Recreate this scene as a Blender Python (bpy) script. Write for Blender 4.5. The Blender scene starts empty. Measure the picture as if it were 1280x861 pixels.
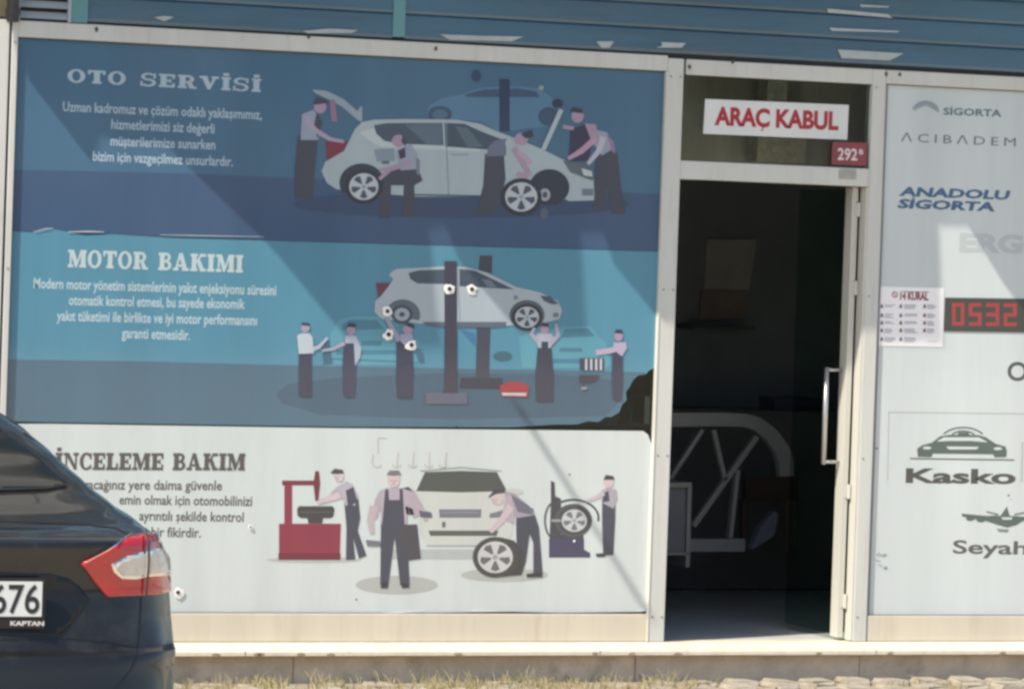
import bpy, bmesh, math, random
from mathutils import Vector, Matrix
from mathutils.bvhtree import BVHTree
from mathutils.geometry import delaunay_2d_cdt
random.seed(7)
S = bpy.context.scene
COL = S.collection
# ------------------------------------------------------------------ camera
F, W0, H0 = 5200.0, 1280.0, 861.0
YAW, PIT, ROL, DIST, ZC = 0.3691175, -0.01989294, 0.03421032, 19.8, 1.60
fw = Vector((math.sin(YAW)*math.cos(PIT), math.cos(YAW)*math.cos(PIT), math.sin(PIT)))
rt0 = Vector((math.cos(YAW), -math.sin(YAW), 0)); up0 = rt0.cross(fw)
rt = rt0*math.cos(ROL) + up0*math.sin(ROL); up = -rt0*math.sin(ROL) + up0*math.cos(ROL)
CAM = Vector((0, 0, ZC)) - fw*DIST
cam = bpy.data.cameras.new('camera'); co = bpy.data.objects.new('camera', cam); COL.objects.link(co)
co.matrix_world = Matrix.Translation(CAM) @ Matrix((rt, up, -fw)).transposed().to_4x4()
cam.sensor_fit = 'HORIZONTAL'; cam.sensor_width = 36; cam.lens = 36*F/W0; cam.clip_end = 3000; cam.clip_start = .1
S.camera = co
# ------------------------------------------------------------------ world and sun
SUN = Vector((-0.62, -0.27, 0.77)).normalized()          # direction towards the sun
EL = math.asin(SUN.z); AZ = math.atan2(SUN.x, SUN.y)
w = bpy.data.worlds.new('World'); S.world = w; w.use_nodes = True
nt = w.node_tree; sky = nt.nodes.new('ShaderNodeTexSky'); sky.sky_type = 'NISHITA'; sky.sun_disc = False
sky.sun_elevation = EL; sky.sun_rotation = AZ; sky.dust_density = 1.5
bg = nt.nodes['Background']; bg.inputs[1].default_value = 0.12
nt.links.new(sky.outputs[0], bg.inputs[0])
sl = bpy.data.lights.new('sun', 'SUN'); sl.energy = 4.2; sl.angle = math.radians(.5); sl.color = (1, .90, .76)
so = bpy.data.objects.new('sun', sl); COL.objects.link(so); so.location = (-20, -5, 25)
so.rotation_euler = SUN.to_track_quat('Z', 'Y').to_euler()
S.view_settings.view_transform = 'Standard'; S.view_settings.look = 'None'
S.view_settings.exposure = 0.5; S.view_settings.gamma = 1
S.render.engine = 'CYCLES'; S.cycles.filter_width = 2.9
# ------------------------------------------------------------------ helpers
def ray(x, y): return (fw*F + rt*(x-W0/2) - up*(y-H0/2)).normalized()
def P(x, y, Y=0.0):
    d = ray(x, y); return CAM + d*((Y-CAM.y)/d.y)
def lin(c):
    return tuple(((v/255)/12.92 if v/255 <= .04045 else ((v/255+.055)/1.055)**2.4) for v in c)
MATS = {}
def mat(name, col, rough=.6, metal=0, spec=.5, coat=0, coatr=.05, var=.12, scale=6, bump=0, bscale=40, streak=False, emit=None, dirt=None):
    if name in MATS: return MATS[name]
    m = bpy.data.materials.new(name); m.use_nodes = True; n = m.node_tree; b = n.nodes['Principled BSDF']
    b.inputs['Roughness'].default_value = rough; b.inputs['Metallic'].default_value = metal
    b.inputs['Specular IOR Level'].default_value = spec
    b.inputs['Coat Weight'].default_value = coat; b.inputs['Coat Roughness'].default_value = coatr
    tc = n.nodes.new('ShaderNodeTexCoord'); out = tc.outputs['Object']
    if streak:
        mp = n.nodes.new('ShaderNodeMapping'); mp.inputs['Scale'].default_value = (1, 1, .12) if streak == 'v' else (.15, 1, 1)
        n.links.new(out, mp.inputs[0]); out = mp.outputs[0]
    no = n.nodes.new('ShaderNodeTexNoise'); no.inputs['Scale'].default_value = scale; no.inputs['Detail'].default_value = 6
    no.inputs['Roughness'].default_value = .65
    n.links.new(out, no.inputs['Vector'])
    r = n.nodes.new('ShaderNodeMapRange'); r.inputs[1].default_value = .25; r.inputs[2].default_value = .75
    r.inputs[3].default_value = 1-var; r.inputs[4].default_value = 1+var
    n.links.new(no.outputs[0], r.inputs[0])
    mx = n.nodes.new('ShaderNodeMix'); mx.data_type = 'RGBA'; mx.blend_type = 'MULTIPLY'; mx.inputs[0].default_value = 1
    mx.inputs[6].default_value = (*col, 1); n.links.new(r.outputs[0], mx.inputs[7])
    fin = mx.outputs[2]
    if dirt:
        n2 = n.nodes.new('ShaderNodeTexNoise'); n2.inputs['Scale'].default_value = dirt[1]; n2.inputs['Detail'].default_value = 9; n2.inputs['Roughness'].default_value = .75
        n.links.new(out, n2.inputs['Vector'])
        r2 = n.nodes.new('ShaderNodeMapRange'); r2.inputs[1].default_value = .52; r2.inputs[2].default_value = .78; r2.inputs[4].default_value = dirt[2]
        n.links.new(n2.outputs[0], r2.inputs[0])
        m2 = n.nodes.new('ShaderNodeMix'); m2.data_type = 'RGBA'; m2.inputs[7].default_value = (*dirt[0], 1)
        n.links.new(r2.outputs[0], m2.inputs[0]); n.links.new(fin, m2.inputs[6]); fin = m2.outputs[2]
    n.links.new(fin, b.inputs['Base Color'])
    if bump:
        nb = n.nodes.new('ShaderNodeTexNoise'); nb.inputs['Scale'].default_value = bscale; nb.inputs['Detail'].default_value = 4
        n.links.new(tc.outputs['Object'], nb.inputs['Vector'])
        bp = n.nodes.new('ShaderNodeBump'); bp.inputs['Strength'].default_value = bump; bp.inputs['Distance'].default_value = .01
        n.links.new(nb.outputs[0], bp.inputs['Height']); n.links.new(bp.outputs[0], b.inputs['Normal'])
        if coat: n.links.new(bp.outputs[0], b.inputs['Coat Normal'])
    if emit:
        b.inputs['Emission Color'].default_value = (*emit[0], 1); b.inputs['Emission Strength'].default_value = emit[1]
    MATS[name] = m; return m
PK = .95
def ink(c):                                      # a printed colour
    k = 'ink_%d_%d_%d' % c
    if c == (232, 236, 244): return mat(k, (.90, .91, .94), rough=.6, var=.02)
    l = lin(c)
    return mat(k, tuple(min(.85, v*PK) for v in l), rough=.4, spec=.5, coat=1, coatr=.05, var=.09, scale=3.5, bump=.03, bscale=4, streak='v')
def link(name, me, parent=None, mats=None, smooth=False):
    o = bpy.data.objects.new(name, me); COL.objects.link(o)
    if mats:
        for m in (mats if isinstance(mats, list) else [mats]): me.materials.append(m)
    if smooth:
        for p in me.polygons: p.use_smooth = True
    if parent: o.parent = parent
    return o
def obj(name, bm, mats, parent=None, smooth=False, bevel=0):
    me = bpy.data.meshes.new(name); bm.to_mesh(me); bm.free()
    o = link(name, me, parent, mats, smooth)
    if bevel:
        b = o.modifiers.new('bevel', 'BEVEL'); b.width = bevel; b.segments = 2; b.limit_method = 'ANGLE'
    return o
def tag(o, label, cat, group=None, kind=None):
    if label: o['label'] = label
    if cat: o['category'] = cat
    if group: o['group'] = group
    if kind: o['kind'] = kind
    return o
def thing(name, label, cat, loc=(0, 0, 0), group=None):
    o = bpy.data.objects.new(name, None); COL.objects.link(o); o.location = loc; o.empty_display_size = .2
    return tag(o, label, cat, group)
def box(bm, x0, x1, y0, y1, z0, z1, mi=0):
    vs = [bm.verts.new(v) for v in ((x0,y0,z0),(x1,y0,z0),(x1,y1,z0),(x0,y1,z0),(x0,y0,z1),(x1,y0,z1),(x1,y1,z1),(x0,y1,z1))]
    for f in ((3,2,1,0),(4,5,6,7),(0,1,5,4),(1,2,6,5),(2,3,7,6),(3,0,4,7)):
        bm.faces.new([vs[i] for i in f]).material_index = mi
def bx(name, x0, x1, y0, y1, z0, z1, m, parent=None, bevel=.002):
    bm = bmesh.new(); box(bm, x0, x1, y0, y1, z0, z1); o = obj(name, bm, m, parent, bevel=bevel)
    return o
def prism(bm, front, depth=Vector((0, .002, 0)), mi=0):     # front: list of Vector (any order), extruded by depth
    a = [bm.verts.new(v) for v in front]; b = [bm.verts.new(v+depth) for v in front]
    f = bm.faces.new(a); g = bm.faces.new(b[::-1]); f.material_index = g.material_index = mi
    n = len(a)
    for i in range(n):
        bm.faces.new((a[i], b[i], b[(i+1) % n], a[(i+1) % n])).material_index = mi
def tube(bm, pts, r, seg=8, mi=0):
    rings = []
    for i, p in enumerate(pts):
        t = (pts[min(i+1, len(pts)-1)] - pts[max(i-1, 0)]).normalized()
        a = t.orthogonal().normalized() if abs(t.z) > .9 else t.cross(Vector((0, 0, 1))).normalized()
        b = t.cross(a)
        rr = r[i] if isinstance(r, (list, tuple)) else r
        rings.append([bm.verts.new(p + a*math.cos(k*2*math.pi/seg)*rr + b*math.sin(k*2*math.pi/seg)*rr) for k in range(seg)])
    for i in range(len(rings)-1):
        for k in range(seg):
            bm.faces.new((rings[i][k], rings[i][(k+1) % seg], rings[i+1][(k+1) % seg], rings[i+1][k])).material_index = mi
    bm.faces.new(rings[0][::-1]).material_index = mi; bm.faces.new(rings[-1]).material_index = mi
# ------------------------------------------------------------------ flat print
class Art:
    """flat printed shapes laid on a plane; every later ink sits 0.12 mm proud of the one before"""
    def __init__(s, Y, ox=0, oy=0, sc=1.0, step=.00012):
        s.bm = bmesh.new(); s.Y = Y; s.mats = []; s.n = 0; s.o = (ox, oy, sc); s.step = step
    def mi(s, c):
        m = ink(c) if isinstance(c, tuple) else c
        if m not in s.mats: s.mats.append(m)
        return s.mats.index(m)
    def px(s, x, y): return s.o[0]+x/s.o[2], s.o[1]+y/s.o[2]
    def put(s, pts, mi):
        vs = [s.bm.verts.new(P(*s.px(*p), s.Y - s.n*s.step)) for p in pts]
        try:
            f = s.bm.faces.new(vs); f.material_index = mi
        except ValueError: pass
    def poly(s, pts, c): s.n += 1; s.put(pts, s.mi(c))
    def rect(s, x0, y0, x1, y1, c): s.poly([(x0,y0),(x1,y0),(x1,y1),(x0,y1)], c)
    def ell(s, cx, cy, rx, ry=None, c=None, n=28, a0=0, a1=360):
        ry = ry or rx
        s.poly([(cx+rx*math.cos(math.radians(a0+(a1-a0)*i/n)), cy+ry*math.sin(math.radians(a0+(a1-a0)*i/n))) for i in range(n if a1-a0 == 360 else n+1)], c)
    def ring(s, cx, cy, rx, ry, t, c, n=28, a0=0, a1=360):
        s.n += 1; m = s.mi(c)
        for i in range(n):
            q = []
            for j, k in ((i, 1), (i+1, 1), (i+1, 0), (i, 0)):
                a = math.radians(a0+(a1-a0)*j/n); q.append((cx+(rx-(0 if k else t))*math.cos(a), cy+(ry-(0 if k else t))*math.sin(a)))
            s.put(q, m)
    def stroke(s, pts, wd, c):
        s.n += 1; m = s.mi(c); n = len(pts); L = []; R = []
        ws = wd if isinstance(wd, (list, tuple)) else [wd]*n
        for i in range(n):
            a = pts[max(i-1, 0)]; b = pts[min(i+1, n-1)]; dx, dy = b[0]-a[0], b[1]-a[1]; l = math.hypot(dx, dy) or 1
            nx, ny = -dy/l*ws[i]/2, dx/l*ws[i]/2
            L.append((pts[i][0]+nx, pts[i][1]+ny)); R.append((pts[i][0]-nx, pts[i][1]-ny))
        for i in range(n-1): s.put([L[i], L[i+1], R[i+1], R[i]], m)
    def build(s, name, parent=None):
        s.bm.normal_update()
        bmesh.ops.triangulate(s.bm, faces=[f for f in s.bm.faces if len(f.verts) > 4])
        for f in s.bm.faces:
            if f.normal.y > 0: f.normal_flip()
        s.bm.normal_update()
        for f in s.bm.faces:
            if f.normal.y > 0: f.normal_flip()
        return obj(name, s.bm, s.mats, parent)
TX = bpy.data.curves.new('lettering', 'FONT'); TXO = bpy.data.objects.new('lettering', TX)
def _raw(body, bold, spacing, res=2):
    TX.body = body; TX.offset = bold; TX.space_character = spacing; TX.resolution_u = res; TX.fill_mode = 'FRONT'
    me = bpy.data.meshes.new_from_object(TXO); r = ([v.co.copy() for v in me.vertices], [list(p.vertices) for p in me.polygons]); bpy.data.meshes.remove(me); return r
def text_polys(body, bold=0, spacing=1.0, res=2):
    """letters the built-in face lacks are composed: base letter plus a drawn cedilla, breve or dot"""
    base = body.replace('ş', 's').replace('ğ', 'g').replace('İ', 'I').replace('Ç', 'C').replace('ç', 'c')
    V, Fc = _raw(base, bold, spacing, res)
    for i, c in enumerate(body):
        if c in 'şğİÇç':
            hi = max(v.x for v in _raw(base[:i+1], bold, spacing, res)[0]); g = _raw(base[i], bold, spacing, res)[0]; wd = max(v.x for v in g)-min(v.x for v in g); cx = hi-wd/2
            if c in 'şÇç': qs = [[(cx-.02, -.01), (cx+.04, -.01), (cx+.07, -.10), (cx+.02, -.19), (cx-.08, -.19), (cx-.08, -.14), (cx, -.13), (cx+.01, -.09)]]
            elif c == 'ğ': qs = [[(cx-.13, .66), (cx-.08, .66), (cx-.04, .62), (cx+.04, .62), (cx+.08, .66), (cx+.13, .66), (cx+.07, .56), (cx-.07, .56)]]
            else: qs = [[(cx-.055, .77), (cx+.055, .77), (cx+.055, .88), (cx-.055, .88)]]
            for q in qs: k = len(V); V += [Vector((x, y, 0)) for x, y in q]; Fc.append(list(range(k, k+len(q))))
    return V, Fc
COL.objects.link(TXO)
LEAN = .034
def text(name, body, x0, y0, x1, y1, cap, c, Y, parent=None, bold=.012, spacing=1.0, lean=LEAN, mapper=None, layer=0):
    """body from pixel (x0,y0) to (x1,y1) along its baseline, capitals cap px high"""
    V, Fc = text_polys(body, bold, spacing, 5 if cap > 14 else 2)
    mnx = min(v.x for v in V); mxx = max(v.x for v in V); capu = .69
    bm = bmesh.new(); vs = []
    for v in V:
        u = (v.x-mnx)/(mxx-mnx); t = v.y/capu*cap
        x = x0+(x1-x0)*u+lean*t; y = y0+(y1-y0)*u-t
        vs.append(bm.verts.new(mapper(x, y) if mapper else P(x, y, Y)))
    for f in Fc:
        try: bm.faces.new([vs[i] for i in f])
        except ValueError: pass
    if not mapper:
        bm.normal_update()
        for f in bm.faces:
            if f.normal.y > 0: f.normal_flip()
    bmesh.ops.triangulate(bm, faces=[f for f in bm.faces if len(f.verts) > 4])
    o = obj(name, bm, ink(c) if isinstance(c, tuple) else c, parent); o['kind'] = 'stuff'; return o
# slab-serif capitals, drawn as polygons in a box (width, list of polygons)
def slab(ch):
    t, h, o = .31, .165, .085; p = []
    R = lambda x0, y0, x1, y1: p.append([(x0, y0), (x1, y0), (x1, y1), (x0, y1)])
    def stem(x, dot=False):
        R(x, 0, x+t, 1)
    def foot(x, y=0): R(x-o, y, x+t+o, y+h)
    def arc(cx, cy, rx, ry, tx, ty, a0, a1, n=14):
        for i in range(n):
            q = []
            for j, k in ((i, 1), (i+1, 1), (i+1, 0), (i, 0)):
                a = math.radians(a0+(a1-a0)*j/n)
                q.append((cx+(rx-(0 if k else tx))*math.cos(a), cy+(ry-(0 if k else ty))*math.sin(a)))
            p.append(q)
    if ch in 'Iİ':
        stem(o); foot(o); foot(o, 1-h); wd = t+2*o
        if ch == 'İ': R(o, 1.08, o+t, 1.30)
    elif ch == 'T':
        R(.0, 1-h, .9, 1); R(0, .68, .13, 1); R(.77, .68, .9, 1); stem(.315); foot(.315); wd = .9
    elif ch == 'E':
        stem(o); R(0, 0, .82, h); R(0, 1-h, .82, 1); R(o+t, .43, .62, .57); R(.69, 0, .82, .34); R(.69, .66, .82, 1); R(.54, .34, .63, .66); wd = .84
    elif ch == 'L':
        stem(o); R(0, 0, .8, h); foot(o, 1-h); R(.67, 0, .8, .4); wd = .8
    elif ch == 'O': arc(.46, .5, .46, .52, .25, .14, 0, 360, 24); wd = .92
    elif ch == 'C': arc(.46, .5, .46, .52, .25, .14, 48, 312, 20); R(.68, .62, .81, .98); R(.68, .06, .81, .30); wd = .84
    elif ch == 'S':
        arc(.4, .735, .38, .285, .19, .13, 35, 270, 14); arc(.4, .285, .4, .305, .2, .14, -145, 90, 14); R(.66, .62, .78, .98); R(0, .02, .12, .38); wd = .82
    elif ch == 'B':
        stem(o); R(0, 0, .5, h); R(0, 1-h, .5, 1); R(o+t, .44, .5, .57)
        arc(.5, .74, .3, .26, .2, .14, -90, 90); arc(.5, .285, .36, .285, .22, .14, -90, 90); wd = .87
    elif ch == 'R':
        stem(o); foot(o); R(0, 1-h, .5, 1); R(o+t, .40, .5, .54); arc(.5, .70, .34, .30, .22, .15, -90, 90)
        p.append([(.46, .45), (.72, .42), (.92, .0), (.62, .0)]); R(.60, 0, .98, h*.9); wd = .98
    elif ch == 'V':
        p.append([(.08, 1), (.36, 1), (.62, .25), (.5, 0), (.42, 0)]); p.append([(.74, 1), (.90, 1), (.56, 0), (.44, 0)]); R(0, 1-h, .44, 1); R(.62, 1-h, 1.0, 1); wd = 1.0
    elif ch == 'A':
        p.append([(.36, 1), (.62, 1), (.98, 0), (.68, 0)]); p.append([(.10, 0), (.25, 0), (.52, .92), (.40, 1)]); R(.22, .22, .76, .36); R(0, 0, .38, h); R(.6, 0, 1.06, h); wd = 1.06
    elif ch == 'K':
        stem(o); foot(o); foot(o, 1-h); p.append([(.70, 1), (.86, 1), (.36, .40), (.36, .60)]); p.append([(.40, .60), (.62, .68), (.96, 0), (.66, 0)]); R(.60, 1-h, 1.0, 1); R(.62, 0, 1.02, h); wd = 1.02
    elif ch == 'N':
        R(.12, 0, .25, 1); R(.78, 0, .91, 1); p.append([(.06, 1), (.36, 1), (.91, .12), (.91, 0), (.74, 0)]); R(0, 0, .37, h); R(0, 1-h, .3, 1); R(.66, 1-h, 1.03, 1); wd = 1.03
    elif ch == 'M':
        R(.12, 0, .25, 1); R(.86, 0, .86+t, 1); p.append([(.1, 1), (.38, 1), (.68, .25), (.60, 0), (.50, 0)]); p.append([(.82, 1), (.98, 1), (.6, 0), (.5, 0)])
        R(0, 0, .37, h); R(0, 1-h, .36, 1); R(.84, 1-h, 1.22, 1); R(.76, 0, 1.22, h); wd = 1.22
    else: wd = .5
    return wd, p
def slab_text(name, body, x0, y0, x1, y1, cap, c, Y, parent, gap=.10):
    tot = sum(slab(ch)[0]+gap for ch in body)-gap; u = 0; k = 0
    for ch in body:
        wd, ps = slab(ch); bm = bmesh.new()
        for q in ps:
            k += 1; vs = []
            for (a, b) in q:
                s = (u+a)/tot; t = b*cap
                vs.append(bm.verts.new(P(x0+(x1-x0)*s+LEAN*t, y0+(y1-y0)*s-t, Y - (k % 24)*.00004)))
            try: bm.faces.new(vs)
            except ValueError: pass
        u += wd+gap
        if not ps: bm.free(); continue
        bm.normal_update(); bmesh.ops.triangulate(bm, faces=[f for f in bm.faces if len(f.verts) > 4])
        for f in bm.faces:
            if f.normal.y > 0: f.normal_flip()
        obj(name, bm, ink(c), parent)['kind'] = 'stuff'
# ------------------------------------------------------------------ materials
M_frame = mat('painted_aluminium', (.60, .62, .60), rough=.38, spec=.5, var=.06, scale=5, streak='v', dirt=((.30, .27, .22), 14, .35))
M_sill = mat('pale_stone_sill', (.72, .66, .54), rough=.6, var=.10, scale=8, dirt=((.35, .25, .18), 9, .55), bump=.2)
M_plinth = mat('grey_concrete', (.60, .53, .43), rough=.9, var=.22, scale=5, bump=.4, bscale=30, dirt=((.16, .15, .12), 6, .6))
M_blue = mat('blue_painted_sheet', (.050, .130, .205), rough=.32, spec=.6, coat=.5, coatr=.12, var=.35, scale=2.2, streak='h', bump=.10, bscale=3, dirt=((.13, .14, .14), 3, .6))
M_teal = mat('teal_painted_steel', (.12, .30, .33), rough=.45, var=.15, scale=6, streak='v')
M_kick = mat('cream_kick_panel', (.66, .61, .50), rough=.45, var=.07, scale=4, streak='v', dirt=((.40, .32, .22), 9, .4))  # even cream base, warmer than the frames, with tan noise blotches
M_dark = mat('dark_recess', (.02, .022, .025), rough=.8, var=.1)
M_room = mat('dim_room_paint', (.34, .38, .40), rough=.85, var=.1)
M_glass_l = None
M_seal0 = mat('joint_mortar', (.22, .19, .15), rough=.9); M_stain = mat('brown_stain', (.34, .26, .19), rough=.9, var=.3, scale=40)
# ------------------------------------------------------------------ facade levels from the picture
X = lambda x, y: P(x, y).x
Z = lambda x, y: P(x, y).z
zb_sill = Z(600, 817); zt_sill = Z(600, 801)
z_ft = (Z(110, 31)+Z(760, 66)+Z(1200, 89))/3          # frame top / underside of the blue fascia
z_pt = (Z(110, 49)+Z(835, 90)+Z(1150, 107))/3         # top of the glazed openings
x_pl0, x_pl1 = X(8.5, 300)-.008, X(15.5, 250)         # left post
x_m0, x_m1 = X(822, 420), X(842, 420)                 # mullion by the door
x_d0, x_d1 = X(1075.5, 500), X(1092, 500)             # post right of the door
x_w = X(1106, 120)
z_tr0, z_tr1 = (Z(850, 222)+Z(1080, 235))/2, (Z(853, 200)+Z(1085, 212))/2
z_gp = Z(500, 766.5)                                  # top of the kick panel
XR = x_d1 + 1.75; XL = x_pl0 - .9
FR = -.012                                            # front of the frame
# ------------------------------------------------------------------ setting: ground
bm = bmesh.new()
bmesh.ops.create_grid(bm, x_segments=60, y_segments=60, size=600)
gm = mat('pale_dusty_ground', (.52, .45, .34), rough=.95, var=.25, scale=1.2, bump=.6, bscale=14, dirt=((.20, .18, .13), 2.5, .6))
g = obj('ground', bm, gm); tag(g, 'dusty pale ground of the forecourt', None, kind='structure'); g.location = (0, 0, -.012)
GZ = 0.0
# ------------------------------------------------------------------ the building
B = thing('shop_building', 'glass fronted car repair shop with pale aluminium frames and blue fascia', 'building', (0, 0, 0))
def part(name, x0, x1, y0, y1, z0, z1, m, parent=B, bevel=.002): return bx(name, x0, x1, y0, y1, z0, z1, m, parent, bevel)
# plinth panels with recessed joints
jx = [XL, X(30, 835)-.3, X(365, 835), X(792, 835), X(1072, 835), XR]
for i in range(len(jx)-1):
    part('plinth_panel', jx[i]+.002, jx[i+1]-.002, -.018-.003*(i % 2), .12, GZ-.12, zb_sill+.002, M_plinth, bevel=.003)
part('plinth_core', XL, XR, -.006, .118, GZ-.1, zb_sill, M_dark)
# sill with a drip edge
bm = bmesh.new()
nx = 40; random.seed(3)
SD = .11
for i in range(nx):
    pass
bm = bmesh.new()
prism(bm, [Vector((XL, y, z)) for y, z in ((.10, zb_sill), (.10, zt_sill-.004), (-.010, zt_sill-.004), (-.016, zt_sill-.007), (-.080, zb_sill+.026), (-.084, zb_sill+.018), (-.084, zb_sill))], Vector((XR-XL, 0, 0))); bmesh.ops.recalc_face_normals(bm, faces=bm.faces); obj('sill', bm, M_sill, B, bevel=.002)
part('sill_lip', XL, XR, -.080, .09, zb_sill-.006, zb_sill-.0005, mat('sill_underside', (.36, .24, .18), rough=.8, var=.3, scale=20), bevel=.003)
zk = zt_sill-.002
for xx in (X(300, 808), X(742, 808), X(1086, 808)): part('sill_joint', xx-.0025, xx+.0025, -.0845, .0, zb_sill+.002, zb_sill+.024, M_seal0, bevel=0)
random.seed(14)
for k in range(14):
    xx = random.uniform(X(225, 815), XR); q = Vector((xx, -.0846, zb_sill+.008)); bm = bmesh.new()
    prism(bm, [q+Vector((random.uniform(.6, 1.3)*.022*math.cos(a_), 0, random.uniform(.5, 1.1)*.009*math.sin(a_))) for a_ in (0, .8, 1.6, 2.4, 3.2, 4, 4.8, 5.6)], Vector((0, .002, 0))); bmesh.ops.recalc_face_normals(bm, faces=bm.faces); obj('stone_stain', bm, M_stain, B)
# posts
def post(x0, x1, z0, z1, y0=FR, y1=.06): return part('frame_post', x0, x1, y0, y1, z0, z1, M_frame, bevel=.003)
post(x_pl0, x_pl1, zk, z_ft); post(x_m0, x_m1, zk, z_ft-.012); post(x_d0, x_d1, zk, z_ft-.012)
post(XL, x_pl0-.012, zk, z_ft)                        # neighbouring frame
part('frame_gap_seal', x_pl0-.012, x_pl0, .012, .05, zk, z_ft, M_dark)
# head rails
part('frame_head', x_pl1, x_m0, FR+.002, .058, z_pt, z_ft, M_frame, bevel=.003)
part('frame_head', x_m1+.014, x_d0, FR+.002, .058, z_pt-.012, z_ft-.012, M_frame, bevel=.003)
part('frame_head', x_d1+.002, XR, FR+.001, .058, z_pt-.005, z_ft-.012, M_frame, bevel=.003)
part('frame_joint', x_m1, x_m1+.014, .02, .058, z_pt-.05, z_ft, M_dark, bevel=0)
# transom bar above the door
part('transom_bar', x_m1, x_d0, FR+.003, .058, z_tr0, z_tr1, M_frame, bevel=.003)
# kick panels below the windows
part('kick_panel', x_pl1, x_m0-.008, FR+.004, .055, zk, z_gp, M_kick, bevel=.004)
part('kick_panel', x_d1+.010, XR, FR+.005, .055, zk, z_gp-.006, M_kick, bevel=.004)
part('glazing_bead', x_m0-.008, x_m0, FR-.004, .05, zk, z_pt, mat('bead', (.66, .66, .60), rough=.3, var=.05), bevel=.0015)
part('glazing_bead', x_d1, x_d1+.010, FR+.008, .05, zk, z_pt, mat('grey_seal', (.30, .32, .33), rough=.6), bevel=0)
# dark gap and fascia
part('fascia_gap', XL, XR, .0, .06, z_ft-.012, z_ft+.012, M_dark, bevel=0)
SL = .118
tx = [(X(88, 20), X(108, 28)), (X(490, 30), X(505, 30))]
fx = [(tx[0][1], tx[1][0]), (tx[1][1], XR)]
def slat(x0, x1, z0, seed):
    """one folded sheet slat: a shallow curved face with a rolled lower edge, slightly dented"""
    random.seed(seed); bm = bmesh.new(); n = max(6, int((x1-x0)/.12)); prof = [(.020, 0), (-.006, .001), (-.0105, .004), (-.011, .02), (-.010, .045), (-.0085, .075), (-.009, .10), (-.0095, .113), (-.006, .1155), (.012, .117)]
    rows = []
    for i in range(n+1):
        xx = x0+(x1-x0)*i/n; d = random.uniform(-.0015, .0015)
        rows.append([bm.verts.new((xx, y+d*(1 if 1 < j < 7 else 0), z0+z)) for j, (y, z) in enumerate(prof)])
    for i in range(n):
        for j in range(len(prof)-1): bm.faces.new((rows[i][j], rows[i+1][j], rows[i+1][j+1], rows[i][j+1]))
    return obj('fascia_slat', bm, M_blue, B, smooth=True)
for k in range(7):
    for b, (a, c) in enumerate(fx): slat(a, c, z_ft+.010+k*SL, k*5+b)
ztop = z_ft+.010+7*SL
part('fascia_back', XL, XR, .022, .06, z_ft+.01, ztop, M_dark, bevel=0)
part('fascia_post', tx[0][0], tx[0][1], -.020, .02, z_ft+.004, ztop, M_teal); part('fascia_post', tx[1][0], tx[1][1], -.018, .02, z_ft+.018, ztop, M_teal)
# glints on the slats, put in as pale raised patches
M_glint = mat('painted_glint', (.42, .48, .50), rough=.25, spec=.6, var=.12, scale=20)
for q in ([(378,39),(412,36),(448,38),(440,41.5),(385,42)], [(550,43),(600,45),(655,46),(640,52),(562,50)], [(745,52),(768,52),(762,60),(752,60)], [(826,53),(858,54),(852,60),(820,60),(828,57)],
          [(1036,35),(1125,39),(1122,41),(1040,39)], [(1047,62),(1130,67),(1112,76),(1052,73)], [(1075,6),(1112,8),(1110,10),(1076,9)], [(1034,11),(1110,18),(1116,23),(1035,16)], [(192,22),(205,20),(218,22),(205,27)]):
    bm = bmesh.new(); prism(bm, [P(x, y, -.0195) for x, y in q], Vector((0, .002, 0))); o = obj('glint_patch', bm, M_glint, B, bevel=.0015)
# ventilation louvre at the upper left
V = thing('louvre_vent', 'white slatted ventilation louvre beside the teal fascia post, top left', 'vent', (X(55, 20), -.01, z_ft+.02))
def vbox(name, x0, y0, x1, y1, m, Ya=-.016, Yb=.015):
    a = P(x0, y0, Ya); b = P(x1, y1, Ya); vz0 = min(a.z, b.z); vz1 = max(a.z, b.z)
    bm = bmesh.new(); box(bm, a.x, b.x, Ya, Yb, vz0, vz1); o = obj(name, bm, m, V, bevel=.002)
    o.matrix_parent_inverse = Matrix.Translation(-V.location); return o
M_lou = mat('white_louvre', (.42, .47, .50), rough=.4, var=.1)
vx0, vx1 = X(24, 20), X(84.5, 20)
for k in range(9):
    zz = z_ft+.012+k*.05
    bm = bmesh.new(); bmv = [(vx0, -.012, zz), (vx1, -.012, zz), (vx1, .012, zz+.03), (vx0, .012, zz+.03)]
    prism(bm, [Vector(v) for v in bmv], Vector((0, .003, .004))); o = obj('slat', bm, M_lou, V, bevel=.001); o.matrix_parent_inverse = Matrix.Translation(-V.location)
for (a, b) in ((vx0-.01, vx0), (vx1, vx1+.012)):
    bm = bmesh.new(); box(bm, a, b, -.018, .02, z_ft+.002, z_ft+.47); o = obj('frame_side', bm, M_lou, V, bevel=.001); o.matrix_parent_inverse = Matrix.Translation(-V.location)
# dark downpipe left of the louvre
bm = bmesh.new(); tube(bm, [Vector((X(14, 20), -.03, z_ft-.01)), Vector((X(14, 20), -.03, ztop))], .028, 12)
for zz in (z_ft+.02, z_ft+.35): tube(bm, [Vector((X(14, 20), -.03, zz)), Vector((X(14, 20), -.03, zz+.03))], .034, 12)
tag(obj('downpipe', bm, mat('dark_pipe', (.05, .05, .055), rough=.5), smooth=False), 'dark round downpipe at the upper left corner above the white post', 'pipe')
part('side_wall_strip', XL, x_pl0-.01, .0, .05, z_ft+.012, ztop, mat('olive_render', (.14, .13, .08), rough=.9, var=.2))
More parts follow.
